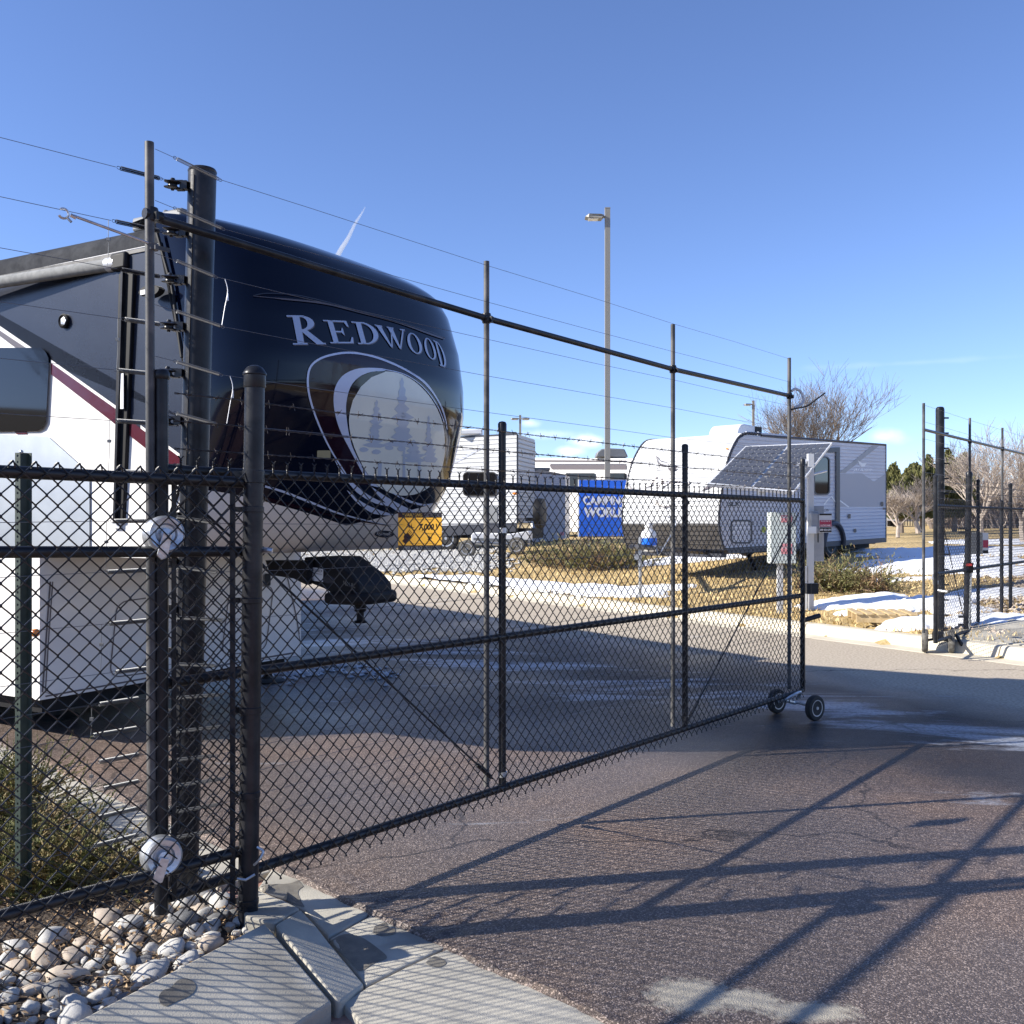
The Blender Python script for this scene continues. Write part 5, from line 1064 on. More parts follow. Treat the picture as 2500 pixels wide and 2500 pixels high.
MB().box(px(1983, 1294, PY-.21), (.125, .02, .11)).build('blank_label', M['white_plastic'], cb2, smooth=False)
c = px(1996, 1315, PY+.05); en = thing('battery_enclosure', 'tall narrow grey enclosure hung low on the solar panel post', 'enclosure', c-Zu*.4)
MB().box(c+Zu*.08, (.17, .12, .88)).build('enclosure_body', M['cab_grey'], en, bevel=.008, smooth=False); MB().box(c+V((-.01, -.065, .03)), (.015, .01, .18)).build('handle', M['trim'], en, smooth=False)
# --- white ribbed trailer left of centre, seen from its rear corner
LX = V((-.88, .47, 0)).normalized(); LYd = V((.28, .96, 0)).normalized(); LY0 = px(1263, 1272, 34)
lg = terr(LY0.x-2, 34)
lt = thing('travel_trailer', 'white ribbed travel trailer left of the tall light pole with a covered spare wheel', 'camper', (LY0.x, LY0.y, lg))
z0_, z1_ = EYE+(1272-1278)*34/2400, EYE+(1272-1060)*34/2400
def lp(a, b_, z): return V((LY0.x, LY0.y, 0))+LX*a+LYd*b_+Zu*z
lb_ = MB(); lb_.prism([lp(a, 0, z) for a, z in ((0, z0_), (0, z1_), (7.5, z1_-.05), (7.5, z0_-.1), (3.4, z0_-.12))], LYd*2.25); lbo = lb_.build('side_body', M['white_corr'], lt, smooth=False)
MB().tube([lp(-.01, -.01, z0_), lp(-.01, -.01, z1_)], .03, 5).tube([lp(-.01, 2.25, z0_), lp(-.01, 2.25, z1_-.1)], .03, 5).tube([lp(0, -.02, z1_), lp(7.5, -.02, z1_-.05)], .035, 5).build('edge_trim', M['trim'], lt)
lv = bvh_of(lbo)
ribbed(lambda a, z: lp(a, 0, z), -LYd, lambda a: z0_-.01*a, lambda a: z1_-.01*a, lambda z: .02, lambda z: 7.48, .15, .035, 'side_ribs', M['front_white'], lt)
ribbed(lambda a, z: lp(-.001, a, z), -LX, lambda a: z0_, lambda a: z1_, lambda z: .02, lambda z: 2.23, .15, .035, 'rear_ribs', M['front_white'], lt)
drape('window', [rrect(1134, 1154, 1214, 1210, 9)], lv, M['glass_dark'], lt, .06, 60); drape('window_frame', outline_of(rrect(1134, 1154, 1214, 1210, 9), 3), lv, M['black_plastic'], lt, .075, 60)
drape('hatch', [rrect(1181, 1236, 1216, 1276, 3)], lv, M['grey_plastic'], lt, .055, 60)
drape('faded_stripe', [[(1226, 1062), (1240, 1062), (1116, 1130), (1105, 1130)]], lv, M['grey_corr'], lt, .045, 60)
drape('marker_lamp', [[(1258+6*math.cos(a), 1205+2.5*math.sin(a)) for a in np.linspace(0, 6.28, 10)[:-1]]], lv, M['amber'], lt, .055, 60)
MB().prism([lp(.05, -.04, z0_+.02), lp(3.6, -.04, z0_-.1), lp(3.6, -.04, z0_-.5), lp(.05, -.04, z0_-.28)], LYd*.2).build('lower_skirt', M['trim'], lt, smooth=False)
mb = MB(); mb.box(lp(1.8, 1.2, z0_-.35), (4.4, 2.0, .35), (LX, LYd, Zu)); mb.build('chassis', M['pin'], lt, smooth=False)
for a in (2.9, 4.0):
    q = lp(a, .1, 0); wheel(V((q.x, q.y, terr(q.x, q.y)+.45)), LYd, .45, .25, lt, M['galv'], M['rubber'])
spx = px(1318, 1253, 33.5); MB().lathe(spx, V((.96, -.28, 0)), [(.40, -.14), (.50, -.12), (.52, 0), (.50, .12), (.38, .14)], 28).build('spare_wheel_cover', M['black_plastic'], lt)
MB().box(px(1300, 1268, 34.2), (.5, .5, .12)).build('bumper', M['pin'], lt, smooth=False)
MB().box(px(1148, 1056, 35), (.9, .6, .2)).build('roof_vent', M['white_plastic'], lt, bevel=.05); MB().box(px(1247, 1058, 34.5), (.42, .4, .07)).build('roof_vent', M['grey_plastic'], lt, bevel=.03)
# --- small grey ribbed trailer behind it
c = px(1338, 1240, 36.5); st_ = thing('cargo_trailer', 'small grey ribbed trailer behind the covered spare wheel', 'camper', (c.x, c.y, terr(c.x, c.y)))
gx0, gx1 = px(1300, 1272, 36.5), px(1380, 1272, 37.2)
zz = lambda y, Y: EYE+(1272-y)*Y/2400
mb = MB(); mb.prism([V((gx0.x, 36.5, zz(1328, 36.5))), V((gx0.x, 36.5, zz(1152, 36.5))), V((gx0.x+.25, 36.52, zz(1146, 36.5))), V((gx1.x, 37.2, zz(1158, 37.2))), V((gx1.x, 37.2, zz(1315, 37.2)))], V((.3, 2.2, 0))); gbo = mb.build('side_body', M['grey_corr'], st_, smooth=False)
gv_ = bvh_of(gbo); drape('tail_lamp', [rrect(1300, 1303, 1309, 1311, 1), rrect(1367, 1299, 1376, 1307, 1)], gv_, M['pink_label'], st_, .03, 60)
drape('marker_lamp', [rrect(1305, 1161, 1310, 1166, 1), rrect(1341, 1163, 1347, 1168, 1), rrect(1373, 1165, 1378, 1170, 1)], gv_, M['trim'], st_, .03, 60)
MB().box(px(1320, 1146, 37), (.7, .4, .12)).build('roof_hatch', M['cream_pole'], st_, bevel=.04)
for x in (1310, 1368): q = px(x, 1322, 37.6); wheel(V((q.x, q.y, terr(q.x, q.y)+.3)), V((1, 0, 0)), .3, .2, st_, M['trim'], M['rubber'])
# --- long white motorhome behind
c = px(1420, 1272, 43); mh = thing('motorhome', 'long white motorhome with a dark roof unit behind the blue sign', 'camper', (c.x, c.y, terr(c.x, c.y)))
mb = MB(); A_ = px(1296, 1298, 46); B_ = px(1640, 1298, 41); mb.prism([A_, V((A_.x, A_.y, zz(1118, 46))), V((B_.x, B_.y, zz(1120, 41))), B_], V((0, 2.6, 0))); mo = mb.build('side_body', M['white_gel'], mh, smooth=False)
mv = bvh_of(mo); drape('side_stripe', [[(1342, 1135), (1530, 1135), (1530, 1146), (1348, 1146)]], mv, M['stripe_grey'], mh, .03, 80); drape('awning_line', [[(1300, 1123), (1530, 1124), (1530, 1128), (1300, 1127)], [(1342, 1132), (1530, 1132), (1530, 1134), (1344, 1134)]], mv, M['stripe_grey'], mh, .03, 80)
drape('window', [rrect(1381, 1155, 1455, 1192, 4), rrect(1486, 1155, 1530, 1192, 4)], mv, M['glass_dark'], mh, .04, 80); drape('lower_skirt', [[(1376, 1287), (1412, 1287), (1412, 1300), (1376, 1300)]], mv, M['trim'], mh, .04, 80)
MB().prism([px(1455, 1116, 43), px(1458, 1104, 43), px(1468, 1096, 43), px(1490, 1094, 43), px(1525, 1096, 43), px(1534, 1116, 43)], V((0, .9, 0))).build('air_conditioner', M['grey_plastic'], mh, bevel=.05)
for x in (1330, 1440): q = px(x, 1320, 43.1); wheel(V((q.x, q.y, terr(q.x, q.y)+.42)), V((0, 1, 0)), .42, .25, mh, M['galv'], M['rubber'])
# --- low white vehicle deck below the left trailer's rear
c = px(1225, 1330, 31.5); lw = thing('flatbed_trailer', 'low white flat trailer with striped grey side under the ribbed trailer rear', 'trailer', (c.x, c.y, terr(c.x, c.y)))
mb = MB(); mb.prism([px(1150, 1303, 31.5), px(1158, 1300, 31.5), px(1240, 1304, 31.5), px(1290, 1296, 31.5), px(1294, 1300, 31.5), px(1294, 1336, 31.5), px(1160, 1330, 31.5), px(1150, 1322, 31.5)], V((.1, .9, 0))); wo_ = mb.build('deck_body', M['white_plastic'], lw, bevel=.03)
wv = bvh_of(wo_); drape('side_band', [[(1156, 1313), (1294, 1318), (1294, 1326), (1156, 1319)], [(1158, 1323), (1294, 1330), (1294, 1334), (1160, 1327)]], wv, M['grey_plastic'], lw, .03, 60); drape('end_cap', [[(1284, 1318), (1295, 1319), (1295, 1335), (1284, 1333)]], wv, M['pin'], lw, .05, 60)
for x in (1141, 1262): q = px(x, 1335, 31.4); wheel(V((q.x, q.y, terr(q.x, q.y)+.28)), V((.2, 1, 0)), .28, .2, lw, M['galv'], M['rubber_dusty'])
# --- blue lot sign
c = px(1466, 1315, 27.5); bs = thing('lot_sign', 'blue board sign with large white rounded lettering beside the white travel trailer', 'sign', (c.x, c.y, terr(c.x, c.y)))
X_ = V((1, .10, 0)).normalized(); o = px(1415, 1309, 27.3); W_ = 1.75; H_ = 1.55
MB().box(o+X_*W_/2+Zu*H_/2+V((0, .08, 0)), (W_+.06, .14, H_+.06), (X_, V((-X_.y, X_.x, 0)), Zu)).build('sign_frame', M['cab_grey'], bs, smooth=False)
MB().box(o+X_*W_/2+Zu*H_/2+V((0, -.0, 0)), (W_, .03, H_), (X_, V((-X_.y, X_.x, 0)), Zu)).build('sign_face', M['blue_sign'], bs, smooth=False)
mb = MB(); put_text(mb, 'CAMPING', o+X_*.09+Zu*.86+V((0, -.022, 0)), X_, Zu, 1.28, .26, bold=.05); put_text(mb, 'WORLD', o+X_*.11+Zu*.52+V((0, -.022, 0)), X_, Zu, 1.22, .29, bold=.06); mb.build('lettering', M['sign_white'], bs, smooth=False)
for a in (.3, 1.4): g = o+X_*a; MB().box(V((g.x, g.y+.1, (terr(g.x, g.y)+g.z)/2)), (.1, .1, g.z-terr(g.x, g.y)+.1)).build('leg', M['cab_grey'], bs, smooth=False)
# --- unseen trailer added beyond the big camper to throw the straight road shadow edge
HU = V((-.556, .831, 0)).normalized(); h0 = V((-3.0, 10.35, 0))
ht = thing('travel_trailer', 'unseen white box trailer added behind the navy camper to cast the road shadow', 'camper', h0)
HL = V((-HU.y, HU.x, 0)); MB().prism([h0+Zu*.5, h0+HU*.2+Zu*3.62, h0+HU*11+Zu*3.62, h0+HU*11+Zu*.5], HL*2.3).build('body', M['white_gel'], ht, smooth=False)
for a in (5, 6): wheel(h0+HU*a+HL*.1+Zu*.36, HL, .36, .22, ht, M['galv'], M['rubber']); wheel(h0+HU*a+HL*2.2+Zu*.36, HL, .36, .22, ht, M['galv'], M['rubber'])
# ================================================================ LIGHT POLES
def lamp_pole(x, yt, yb, Y, w_, label, head='left', m=None):
    b = px(x, 1272, Y); g = terr(b.x, b.y); t = px(x, yt, Y)
    o = thing('light_pole', label, 'street light', (b.x, b.y, g), 'parking lot light poles')
    m = M['cream_pole']
    MB().box(V((b.x, b.y, (g+t.z)/2)), (w_, w_, t.z-g)).box(V((b.x, b.y, t.z+.01)), (w_*1.06, w_*1.06, .03)).build('pole', m, o, smooth=False)
    for sg in ((-1,) if head == 'left' else (-1, 1)):
        k = w_/.14; a = t+V((sg*(w_/2+.02), 0, -.24*k))
        hd_ = MB().prism([a+V((sg*.0, -.10*k, .05*k)), a+V((sg*.10*k, -.16*k, .06*k)), a+V((sg*.42*k, -.16*k, .07*k)), a+V((sg*.52*k, -.06*k, .02*k)), a+V((sg*.44*k, -.16*k, -.03*k)), a+V((sg*.08*k, -.16*k, -.05*k))], V((0, .32*k, 0))).build('lamp_head', m, o, bevel=.01, smooth=False)
        MB().box(a+V((sg*.30*k, -.0, -.052*k)), (.26*k, .24*k, .012)).build('lamp_lens', M['white_plastic'], hd_, smooth=False)
        MB().box(t+V((sg*(w_/2+.02*k), 0, -.22*k)), (.08*k, .05*k, .05*k)).build('bracket', m, o, smooth=False)
    return o
lamp_pole(1483, 510, 1170, 29.5, .155, 'tallest square light pole rising behind the blue sign')
lamp_pole(1270, 1014, 1060, 75, .17, 'distant light pole with two lamp heads above the ribbed trailer', head='both')
lamp_pole(1839, 979, 1030, 62, .14, 'distant light pole left of the bare tree')
lamp_pole(2153, 1098, 1110, 110, .12, 'faint far light pole right of the grey trailer side')
# ================================================================ RIGHT-HAND FENCE
def gr(s, h, off=0.):  # same line as the gate, further on
    return V((4.857, 11.46, 0))+V((.6306, .7761, 0))*s+GN*off+Zu*h
def sat(x): # s at which the fence line crosses source column x
    k_ = (x-1250)/FPX; return (4.857-k_*11.46)/(k_*.7761-.6306)
rt = thing('electric_fence', 'row of tall grey poles with a slanting top pipe and wires at the right edge', 'fence', gr(0, .1))
pr_ = [(sat(2268), .34, 3.03), (sat(2379.5), .2, 3.02), (sat(2458), .2, 3.02), (sat(2560), .2, 3.02)]
for s_, z0_2, z1_2 in pr_: tubepart('pole', [gr(s_, z0_2, -.06), gr(s_, z1_2, -.06)], .0165, M['grey_paint'], rt)
tubepart('top_rail', [gr(pr_[0][0], 2.72, -.06), gr(pr_[-1][0]+1, 2.70, -.06)], .018, M['black_paint'], rt)
for s_, _, _ in pr_[1:3]: MB().lathe(gr(s_, 2.71, -.06), Zu, [(.025, -.03), (.025, .03)], 12).build('clamp', M['black_paint'], rt)
for h in HW[:10]: tubepart('electric_wire', [gr(pr_[0][0], h-.05, -.05), gr(pr_[1][0], h-.07, -.05), gr(pr_[-1][0]+1, h-.08, -.05)], .0016, M['wire'], rt, n=4)
c = px(2295, 1538, 13.0); t_ = px(2295, 1000, 13.0); a2 = thing('anchor_post', 'tall thick black post near the kerb on the right beside the thin grey pole', 'post', c)
lean_post('post_tube', c-Zu*.12, t_, .056, M['black_paint'], a2); MB().lathe(t_, Zu, [(.0535, 0), (.052, .02), (.035, .036), (.004, .04)], 22).build('post_cap', M['black_paint'], a2)
for i in range(14): MB().tube([c+Zu*(.2+i*.2)+V((.05, -.03, 0)), c+Zu*(.2+i*.2)+V((.10, -.03, .0))], .012, 6).build('insulator', M['plastic'], a2)
rg = thing('swing_gate', 'far chain link gate leaf on two small wheels at the right kerb', 'gate', gr(.1, .1))
s0r, s1r = sat(2284), sat(2500)+3.2
for (x, yt, r_, zb_) in ((2284, 1163, .026, .2), (2388, 1174, .022, .2), (2445, 1225, .024, .15), (2467, 1183, .026, .15), (2540, 1188, .024, .2)):
    s_ = sat(x); p = gr(s_, 0); zt_ = EYE+(1272-yt)*p.y/2400
    tubepart('stile', [gr(s_, zb_), gr(s_, zt_)], r_, M['black_paint'], rg, n=10); MB().lathe(gr(s_, zt_-.02), Zu, [(r_+.004, 0), (r_+.004, .03), (.004, .045)], 12).build('stile_cap', M['black_paint'], rg)
for h in (1.83, 1.02, .22): tubepart('rail', [gr(s0r, h), gr(s1r, h)], .02, M['black_pvc'], rg, n=8)
fabric(lambda s, h, o: gr(s, h, .025+o), s0r+.03, s1r, .17, 1.86, r=.0024, n=4).build('mesh_fabric', M['black_pvc'], rg)
for i, h in enumerate((2.12, 2.02, 1.92)): barbed(gr(s0r, h, .02), gr(s1r, h, .02), .004, 9+i).build('barbed_wire', M['barb'], rg)
tubepart('truss_rod', [gr(s0r+.2, 1.75), gr(s0r+1.3, .3)], .006, M['black_paint'], rg, n=6)
wr_ = [V((px(2258, 1567, 12.3).x, 12.3, .155)), V((px(2322, 1575, 12.25).x, 12.25, .15))]
wax = V((.93, -.37, 0)).normalized()
for c_ in wr_: wheel(c_, wax, .145, .075, rg, M['trim'], M['rubber_dusty'])
tubepart('axle', [wr_[0], (wr_[0]+wr_[1])/2+Zu*.03, wr_[1]], .016, M['black_paint'], rg, n=8); MB().box((wr_[0]+wr_[1])/2+Zu*.06, (.12, .1, .12)).build('caster_bracket', M['black_paint'], rg, bevel=.02)
tubepart('support_arm', [wr_[1]+V((.06, 0, .09)), px(2358, 1592, 12.2)], .022, M['black_paint'], rg, n=8)
tubepart('latch_bar', [px(2288, 1441, 12), px(2313, 1445, 11.9)], .019, M['galv'], rg)
cp = px(2284, 1422, 11.8); pl = thing('padlock', 'pale padlock hanging on the stile of the far right gate leaf', 'padlock', cp)
MB().box(cp, (.06, .03, .05)).build('lock_body', M['galv'], pl, bevel=.006); MB().tube(smooth_pts([tuple(cp+V(q)) for q in ((-.03, 0, .02), (-.04, 0, .06), (0, 0, .14), (.02, 0, .10), (.015, 0, .02))], 4), .006, 6).build('shackle', M['galv'], pl)
# black gate post on the right, with band straps
c = px(2358, 1556, 12.9); t_ = px(2366, 1160, 12.9); gp2 = thing('gate_post', 'black gate post on the right carrying a small red and black latch box', 'post', c)
lean_post('post_tube', c-Zu*.2, t_, .038, M['black_paint'], gp2); MB().lathe(t_-Zu*.02, Zu, [(.041, 0), (.042, .04), (.03, .065), (.004, .072)], 20).build('post_cap', M['black_paint'], gp2)
for y in (1290, 1300, 1505, 1525): q = px(2361, y, 12.9); MB().lathe(q, Zu, [(.043, -.012), (.043, .012)], 16).box(q+V((-.07, -.02, 0)), (.10, .04, .03)).build('brace_band', M['black_paint'], gp2)
MB().box(px(2364, 1386, 12.75), (.11, .07, .13)).build('latch_box', M['black_plastic'], gp2, bevel=.01); MB().box(px(2366, 1379, 12.70), (.075, .006, .03)).build('red_plate', mat('red_plate', (.6, .05, .04), .4), gp2, smooth=False)
MB().tube([px(2371, 1390, 12.8), px(2366, 1555, 12.8)], .012, 6).build('drop_rod', M['galv'], gp2)
c = px(2381, 1326, 13.6); bx = thing('control_box', 'pale grey control box hung on the right gate fence with mesh shadows', 'box', c)
MB().box(c, (.17, .10, .30)).build('box_body', M['grey_plastic'], bx, bevel=.006, smooth=False)
c = px(2406, 1326, 13.1); s2_ = thing('warning_sign', 'small crimson white and black plate on the far right fence', 'sign', c)
MB().box(c, (.075, .006, .28)).build('sign_plate', M['white_post'], s2_, smooth=False); MB().box(c+V((0, -.005, -.01)), (.07, .004, .10)).build('red_band', M['crimson'], s2_, smooth=False); MB().box(c+V((0, -.005, -.115)), (.07, .004, .04)).build('black_band', M['ink'], s2_, smooth=False)
# sloping kerb wing at right
mb = MB(); slab(mb, [K0+KD*1.9+KN*.18+Zu*.17, K0+KD*7.0+KN*.18+Zu*.17, K0+KD*7.0+KN*1.4+Zu*.30, K0+KD*2.3+KN*1.4+Zu*.34], .25)
mb.build('pavement', M['concrete'], kind='structure', org=(0, 0, 0), smooth=False)
# ================================================================ PLANTS
def sprig_bush(name, label, base_pts, m, n, L0, L1, spread_, seed, tw, tlen, per, flat=.5, group=None, cat='shrub', upl=.6, wl_=.12):
    """juniper: arching twigs feathered with small leaf clumps"""
    rd = random.Random(seed); c = sum((V(p) for p in base_pts), V())/len(base_pts)
    root = thing(name, label, cat, c, group); lf_ = MB(); tg_ = MB()
    for i in range(n):
        b = V(rd.choice(base_pts))+V((rd.gauss(0, spread_), rd.gauss(0, spread_), 0)); L_ = rd.uniform(L0, L1); az = rd.uniform(0, 2*math.pi)
        d = V((math.cos(az), math.sin(az), rd.uniform(upl*.3, upl*1.8))).normalized(); p = b.copy(); pts = [p.copy()]; st = 7
        for q in range(st):
            d = (d+V((rd.gauss(0, .12), rd.gauss(0, .12), -.07+rd.gauss(0, .06)))).normalized(); p = p+d*(L_/st); p.z = max(p.z, b.z+.01); pts.append(p.copy())
        if i % 3 == 0: tg_.tube(pts, [tw*(1-.8*k_/st) for k_ in range(st+1)], 3, cap=False)
        for q in range(per):
            t = (.18+.82*rd.random())*st; k_ = min(int(t), st-1); a = pts[k_]; u = (pts[k_+1]-a).normalized(); o_ = a+(pts[k_+1]-a)*(t-k_)
            s1 = u.orthogonal().normalized(); s1.rotate(Matrix.Rotation(rd.uniform(0, 6.28), 3, u))
            dd = (u*1.0+s1*rd.uniform(.25, .75)+V((0, 0, .2))).normalized(); ln_ = tlen*rd.uniform(.5, 1.3)*(1.15-.6*t/st); wv_ = dd.cross(V((rd.gauss(0, 1), rd.gauss(0, 1), rd.gauss(0, 1)))).normalized()*ln_*wl_
            e = o_+dd*ln_; mdl = o_+dd*ln_*.55; lf_.add([o_, mdl+wv_, e, mdl-wv_], [(0, 1, 2, 3)])
    lf_.build('foliage', m, root, smooth=False); tg_.build('stems', M['twig'], root); return root
def gz0(x, y): return V((G(x, y, .1).x, G(x, y, .1).y, .09))
sprig_bush('juniper_shrub', 'green juniper with golden tips spreading behind the left chain link fence', [gz0(x, y) for x, y in ((20, 2120), (110, 2090), (60, 2030), (0, 1990), (200, 2130), (110, 2160), (20, 2070), (140, 2040), (240, 2150), (170, 2160), (60, 2160))], M['juniper'], 620, .16, .40, .08, 1, .004, .020, 190, upl=.7, wl_=.15)
sprig_bush('juniper_shrub', 'dark juniper standing upright behind the green channel post', [gz0(x, y) for x, y in ((10, 1950), (40, 1970), (-40, 1940), (60, 1960))], M['juniper'], 300, .2, .45, .07, 2, .004, .020, 170, upl=1.2, wl_=.15)
def far_bush(lbl, px_list, n, L0, L1, seed, up, tl, m=M['juniper_far'], per=22, sp=.25):
    sprig_bush('juniper_shrub', lbl, [T(x, y)-Zu*.02 for x, y in px_list], m, n, L0, L1, sp, seed, .01, tl, per, upl=up)
far_bush('wide brown green juniper mound in front of the blue sign', [(1330, 1382), (1370, 1386), (1410, 1390), (1450, 1392), (1490, 1390), (1530, 1388), (1400, 1372), (1460, 1374), (1510, 1376)], 760, .5, 1.0, 3, 1.5, .11)
far_bush('spiky green juniper beside the solar panel post', [(2010, 1438), (2050, 1436), (2085, 1440), (2120, 1444), (2030, 1446), (1996, 1440), (2140, 1445)], 520, .45, 1.0, 4, 1.0, .09, sp=.18)
# bare trees
def bare_tree(name, label, base, H, m, seed, levels=5, r0=.12, spread_=.5, trunk=.25, crown=None, group=None, nb=(3, 4), lean=0):
    rd = random.Random(seed); root = thing(name, label, 'tree', base, group); tr = MB(); cr = MB()
    def grow(p, d, L_, r, lv):
        n = 4; pts = [p.copy()]; q = p.copy(); dd = d.copy()
        for i in range(n):
            dd = (dd+V((rd.gauss(0, .10), rd.gauss(0, .10), .05+rd.gauss(0, .05)))).normalized(); q = q+dd*(L_/n); pts.append(q.copy())
        r1 = r*.6 if lv else r*.7
        (tr if lv == 0 else cr).tube(pts, [r+(r1-r)*i/n for i in range(n+1)], 7 if lv < 2 else 3, cap=False)
        if lv >= levels: return
        k = rd.randint(*nb)+(1 if lv == 0 else 0)
        for j in range(k):
            f = rd.uniform(.45, 1.) if lv else rd.uniform(.75, 1.); a = pts[min(int(f*n), n)]
            ax = V((rd.gauss(0, 1), rd.gauss(0, 1), rd.gauss(0, .35))).normalized(); nd_ = (dd+ax*spread_*rd.uniform(.7, 1.5)+V((0, 0, .12))).normalized()
            grow(a, nd_, L_*rd.uniform(.6, .85) if lv else H*.33*rd.uniform(.8, 1.1), max(r1*rd.uniform(.5, .8), .006), lv+1)
    grow(V(base), V((lean, 0, 1)).normalized(), H*trunk, r0, 0)
    tr.build('trunk', m, root); cr.build('crown', m, root); return root
def tree_at(label, x, y, Y, ytop, m, seed, **k):
    p = px(x, 1272, Y); g = terr(p.x, p.y); H = EYE+(1272-ytop)*Y/2400-g
    return bare_tree('bare_tree', label, (p.x, p.y, g), H, m, seed, group='leafless winter trees', **k)
tree_at('big leafless tree rising behind the roof of the grey sided trailer', 1985, 1290, 42, 885, M['bark'], 15, levels=5, r0=.2, spread_=.62, trunk=.28, nb=(4, 5))
tree_at('small bushy leafless tree right of the grey trailer in the snow', 2192, 1300, 38, 1165, M['bark_pale'], 8, levels=5, r0=.08, spread_=.8, trunk=.25, nb=(4, 4))
tree_at('bushy leafless tree with pale trunk left of the thin grey pole', 2242, 1290, 44, 1140, M['bark_pale'], 12, levels=5, r0=.13, spread_=.8, trunk=.25, nb=(4, 4))
tree_at('leafless tree with whitish limbs behind the right fence', 2395, 1290, 34, 1000, M['bark_pale'], 21, levels=5, r0=.12, spread_=.6, trunk=.2, nb=(4, 4))
tree_at('tall leafless tree cut by the right edge', 2500, 1290, 30, 970, M['bark_pale'], 33, levels=5, r0=.12, spread_=.6, trunk=.2, nb=(4, 4))
tree_at('thin leafless tree between the evergreens', 2330, 1290, 50, 1045, M['bark'], 41, levels=5, r0=.12, spread_=.6, trunk=.25, nb=(3, 4))
bare_tree('bare_tree', 'unseen leafless tree added left of the camper for its reflections', (-19, 5, .1), 9, M['bark'], 77, levels=5, r0=.2, spread_=.6, group='leafless winter trees')  # unseen tree, added so the camper's side has branches to reflect
bare_tree('bare_tree', 'unseen leafless tree added right of the road for the camper reflections', (19, 10, .5), 8, M['bark'], 78, levels=5, r0=.2, spread_=.6, group='leafless winter trees')  # unseen tree, added for the camper's nose to reflect
# far belt of grey-brown scrub on the right (a mass)
sb_ = MB(); rd = random.Random(3)
for i in range(2600):
    x = rd.uniform(2270, 2700); Y = rd.uniform(55, 70); p = px(x, 1272, Y); g = terr(p.x, p.y); q = V((p.x, p.y, g)); d = V((rd.gauss(0, .35), rd.gauss(0, .2), 1)).normalized(); h = rd.uniform(1.0, 3.6)
    e = q+d*h; sb_.tube([q, (q+e)/2+V((rd.gauss(0, .2), 0, 0)), e], [.05, .03, .01], 3, cap=False)
    for k in range(3):
        a = q+(e-q)*rd.uniform(.3, .9); sb_.tube([a, a+V((rd.gauss(0, .6), rd.gauss(0, .3), rd.uniform(.2, .9)))], [.025, .008], 3, cap=False)
sb_.build('scrub', M['bark_pale'], kind='stuff', org=(0, 0, 0), label='grey brown leafless scrub beyond the right fence', cat='scrub')
# evergreens
def evergreen(label, x, Y, ytop, wpx, seed, lobes=5):
    rd = random.Random(seed); p = px(x, 1272, Y); g = terr(p.x, p.y); top = EYE+(1272-ytop)*Y/2400; Wd = wpx/2400*Y/2
    o = thing('evergreen_tree', label, 'tree', (p.x, p.y, g), 'evergreens on the right'); lf_ = MB()
    cl = [(V((p.x+rd.uniform(-.6, .6)*Wd, p.y+rd.uniform(-.5, .5)*Wd, g+.6)), rd.uniform(.45, .65)*Wd, (top-g)*(rd.uniform(.72, .95) if i else 1.0)) for i in range(lobes)]
    for b, r_, h in cl:
        for i in range(1500):
            t = rd.random()**.8; z = b.z+t*(h-.6); rr = r_*(1.1*math.sin(math.pi*min(1, .12+t*.92))**.6)*math.sqrt(rd.uniform(.25, 1)); a = rd.uniform(0, 6.28)
            rr *= 1+.25*noise.noise(V((a*2, z*1.2, seed)))
            c = V((b.x+rr*math.cos(a), b.y+rr*math.sin(a), z)); d = V((math.cos(a)*.5, math.sin(a)*.5, 1)).normalized(); s_ = rd.uniform(.12, .30)
            w_ = d.cross(V((rd.gauss(0, 1), rd.gauss(0, 1), rd.gauss(0, 1)))).normalized()*s_*.28; lf_.add([c, c+d*s_*.5+w_, c+d*s_, c+d*s_*.5-w_], [(0, 1, 2, 3)])
    MB().tube([V((p.x, p.y, g-.1)), V((p.x, p.y, g+(top-g)*.7))], [.14, .05], 8).build('trunk', M['bark'], o); lf_.build('crown', M['pine'], o, smooth=False)
evergreen('lower rounded evergreen left of the thin grey pole', 2200, 46, 1138, 64, 1, 4)
evergreen('tall dense evergreen just left of the thin grey pole', 2252, 47, 1118, 84, 2, 6)
evergreen('olive brown evergreen behind the right fence frame', 2330, 48, 1105, 95, 3, 6)
# leaf litter, stones
def stone(seed):
    bm = bmesh.new(); bmesh.ops.create_icosphere(bm, subdivisions=3, radius=1); rd = random.Random(seed)
    o_ = V((rd.uniform(0, 50), rd.uniform(0, 50), 0)); sx, sy, sz = rd.uniform(.85, 1.35), rd.uniform(.7, 1), rd.uniform(.5, .78)
    for v in bm.verts: n_ = 1+.32*noise.noise(v.co*.9+o_)+.12*noise.noise(v.co*2.3+o_)+.03*noise.noise(v.co*6+o_); v.co = V((v.co.x*sx*n_, v.co.y*sy*n_, v.co.z*sz*n_))
    me = bpy.data.meshes.new('river_stone'); bm.to_mesh(me); bm.free(); me.polygons.foreach_set('use_smooth', [True]*len(me.polygons)); return me
protos = [[stone(i*10+j) for i in range(6)] for j in range(4)]
for j in range(4):
    for me in protos[j]: me.materials.append(M['rocks'][j])
RL = [('pale grey rounded river stone in the bed under the left fence', 'pale grey river stones'), ('tan rounded river stone in the bed under the left fence', 'tan river stones'), ('dark grey rounded river stone in the bed under the left fence', 'dark river stones'), ('speckled white rounded stone in the bed under the left fence', 'speckled river stones')]
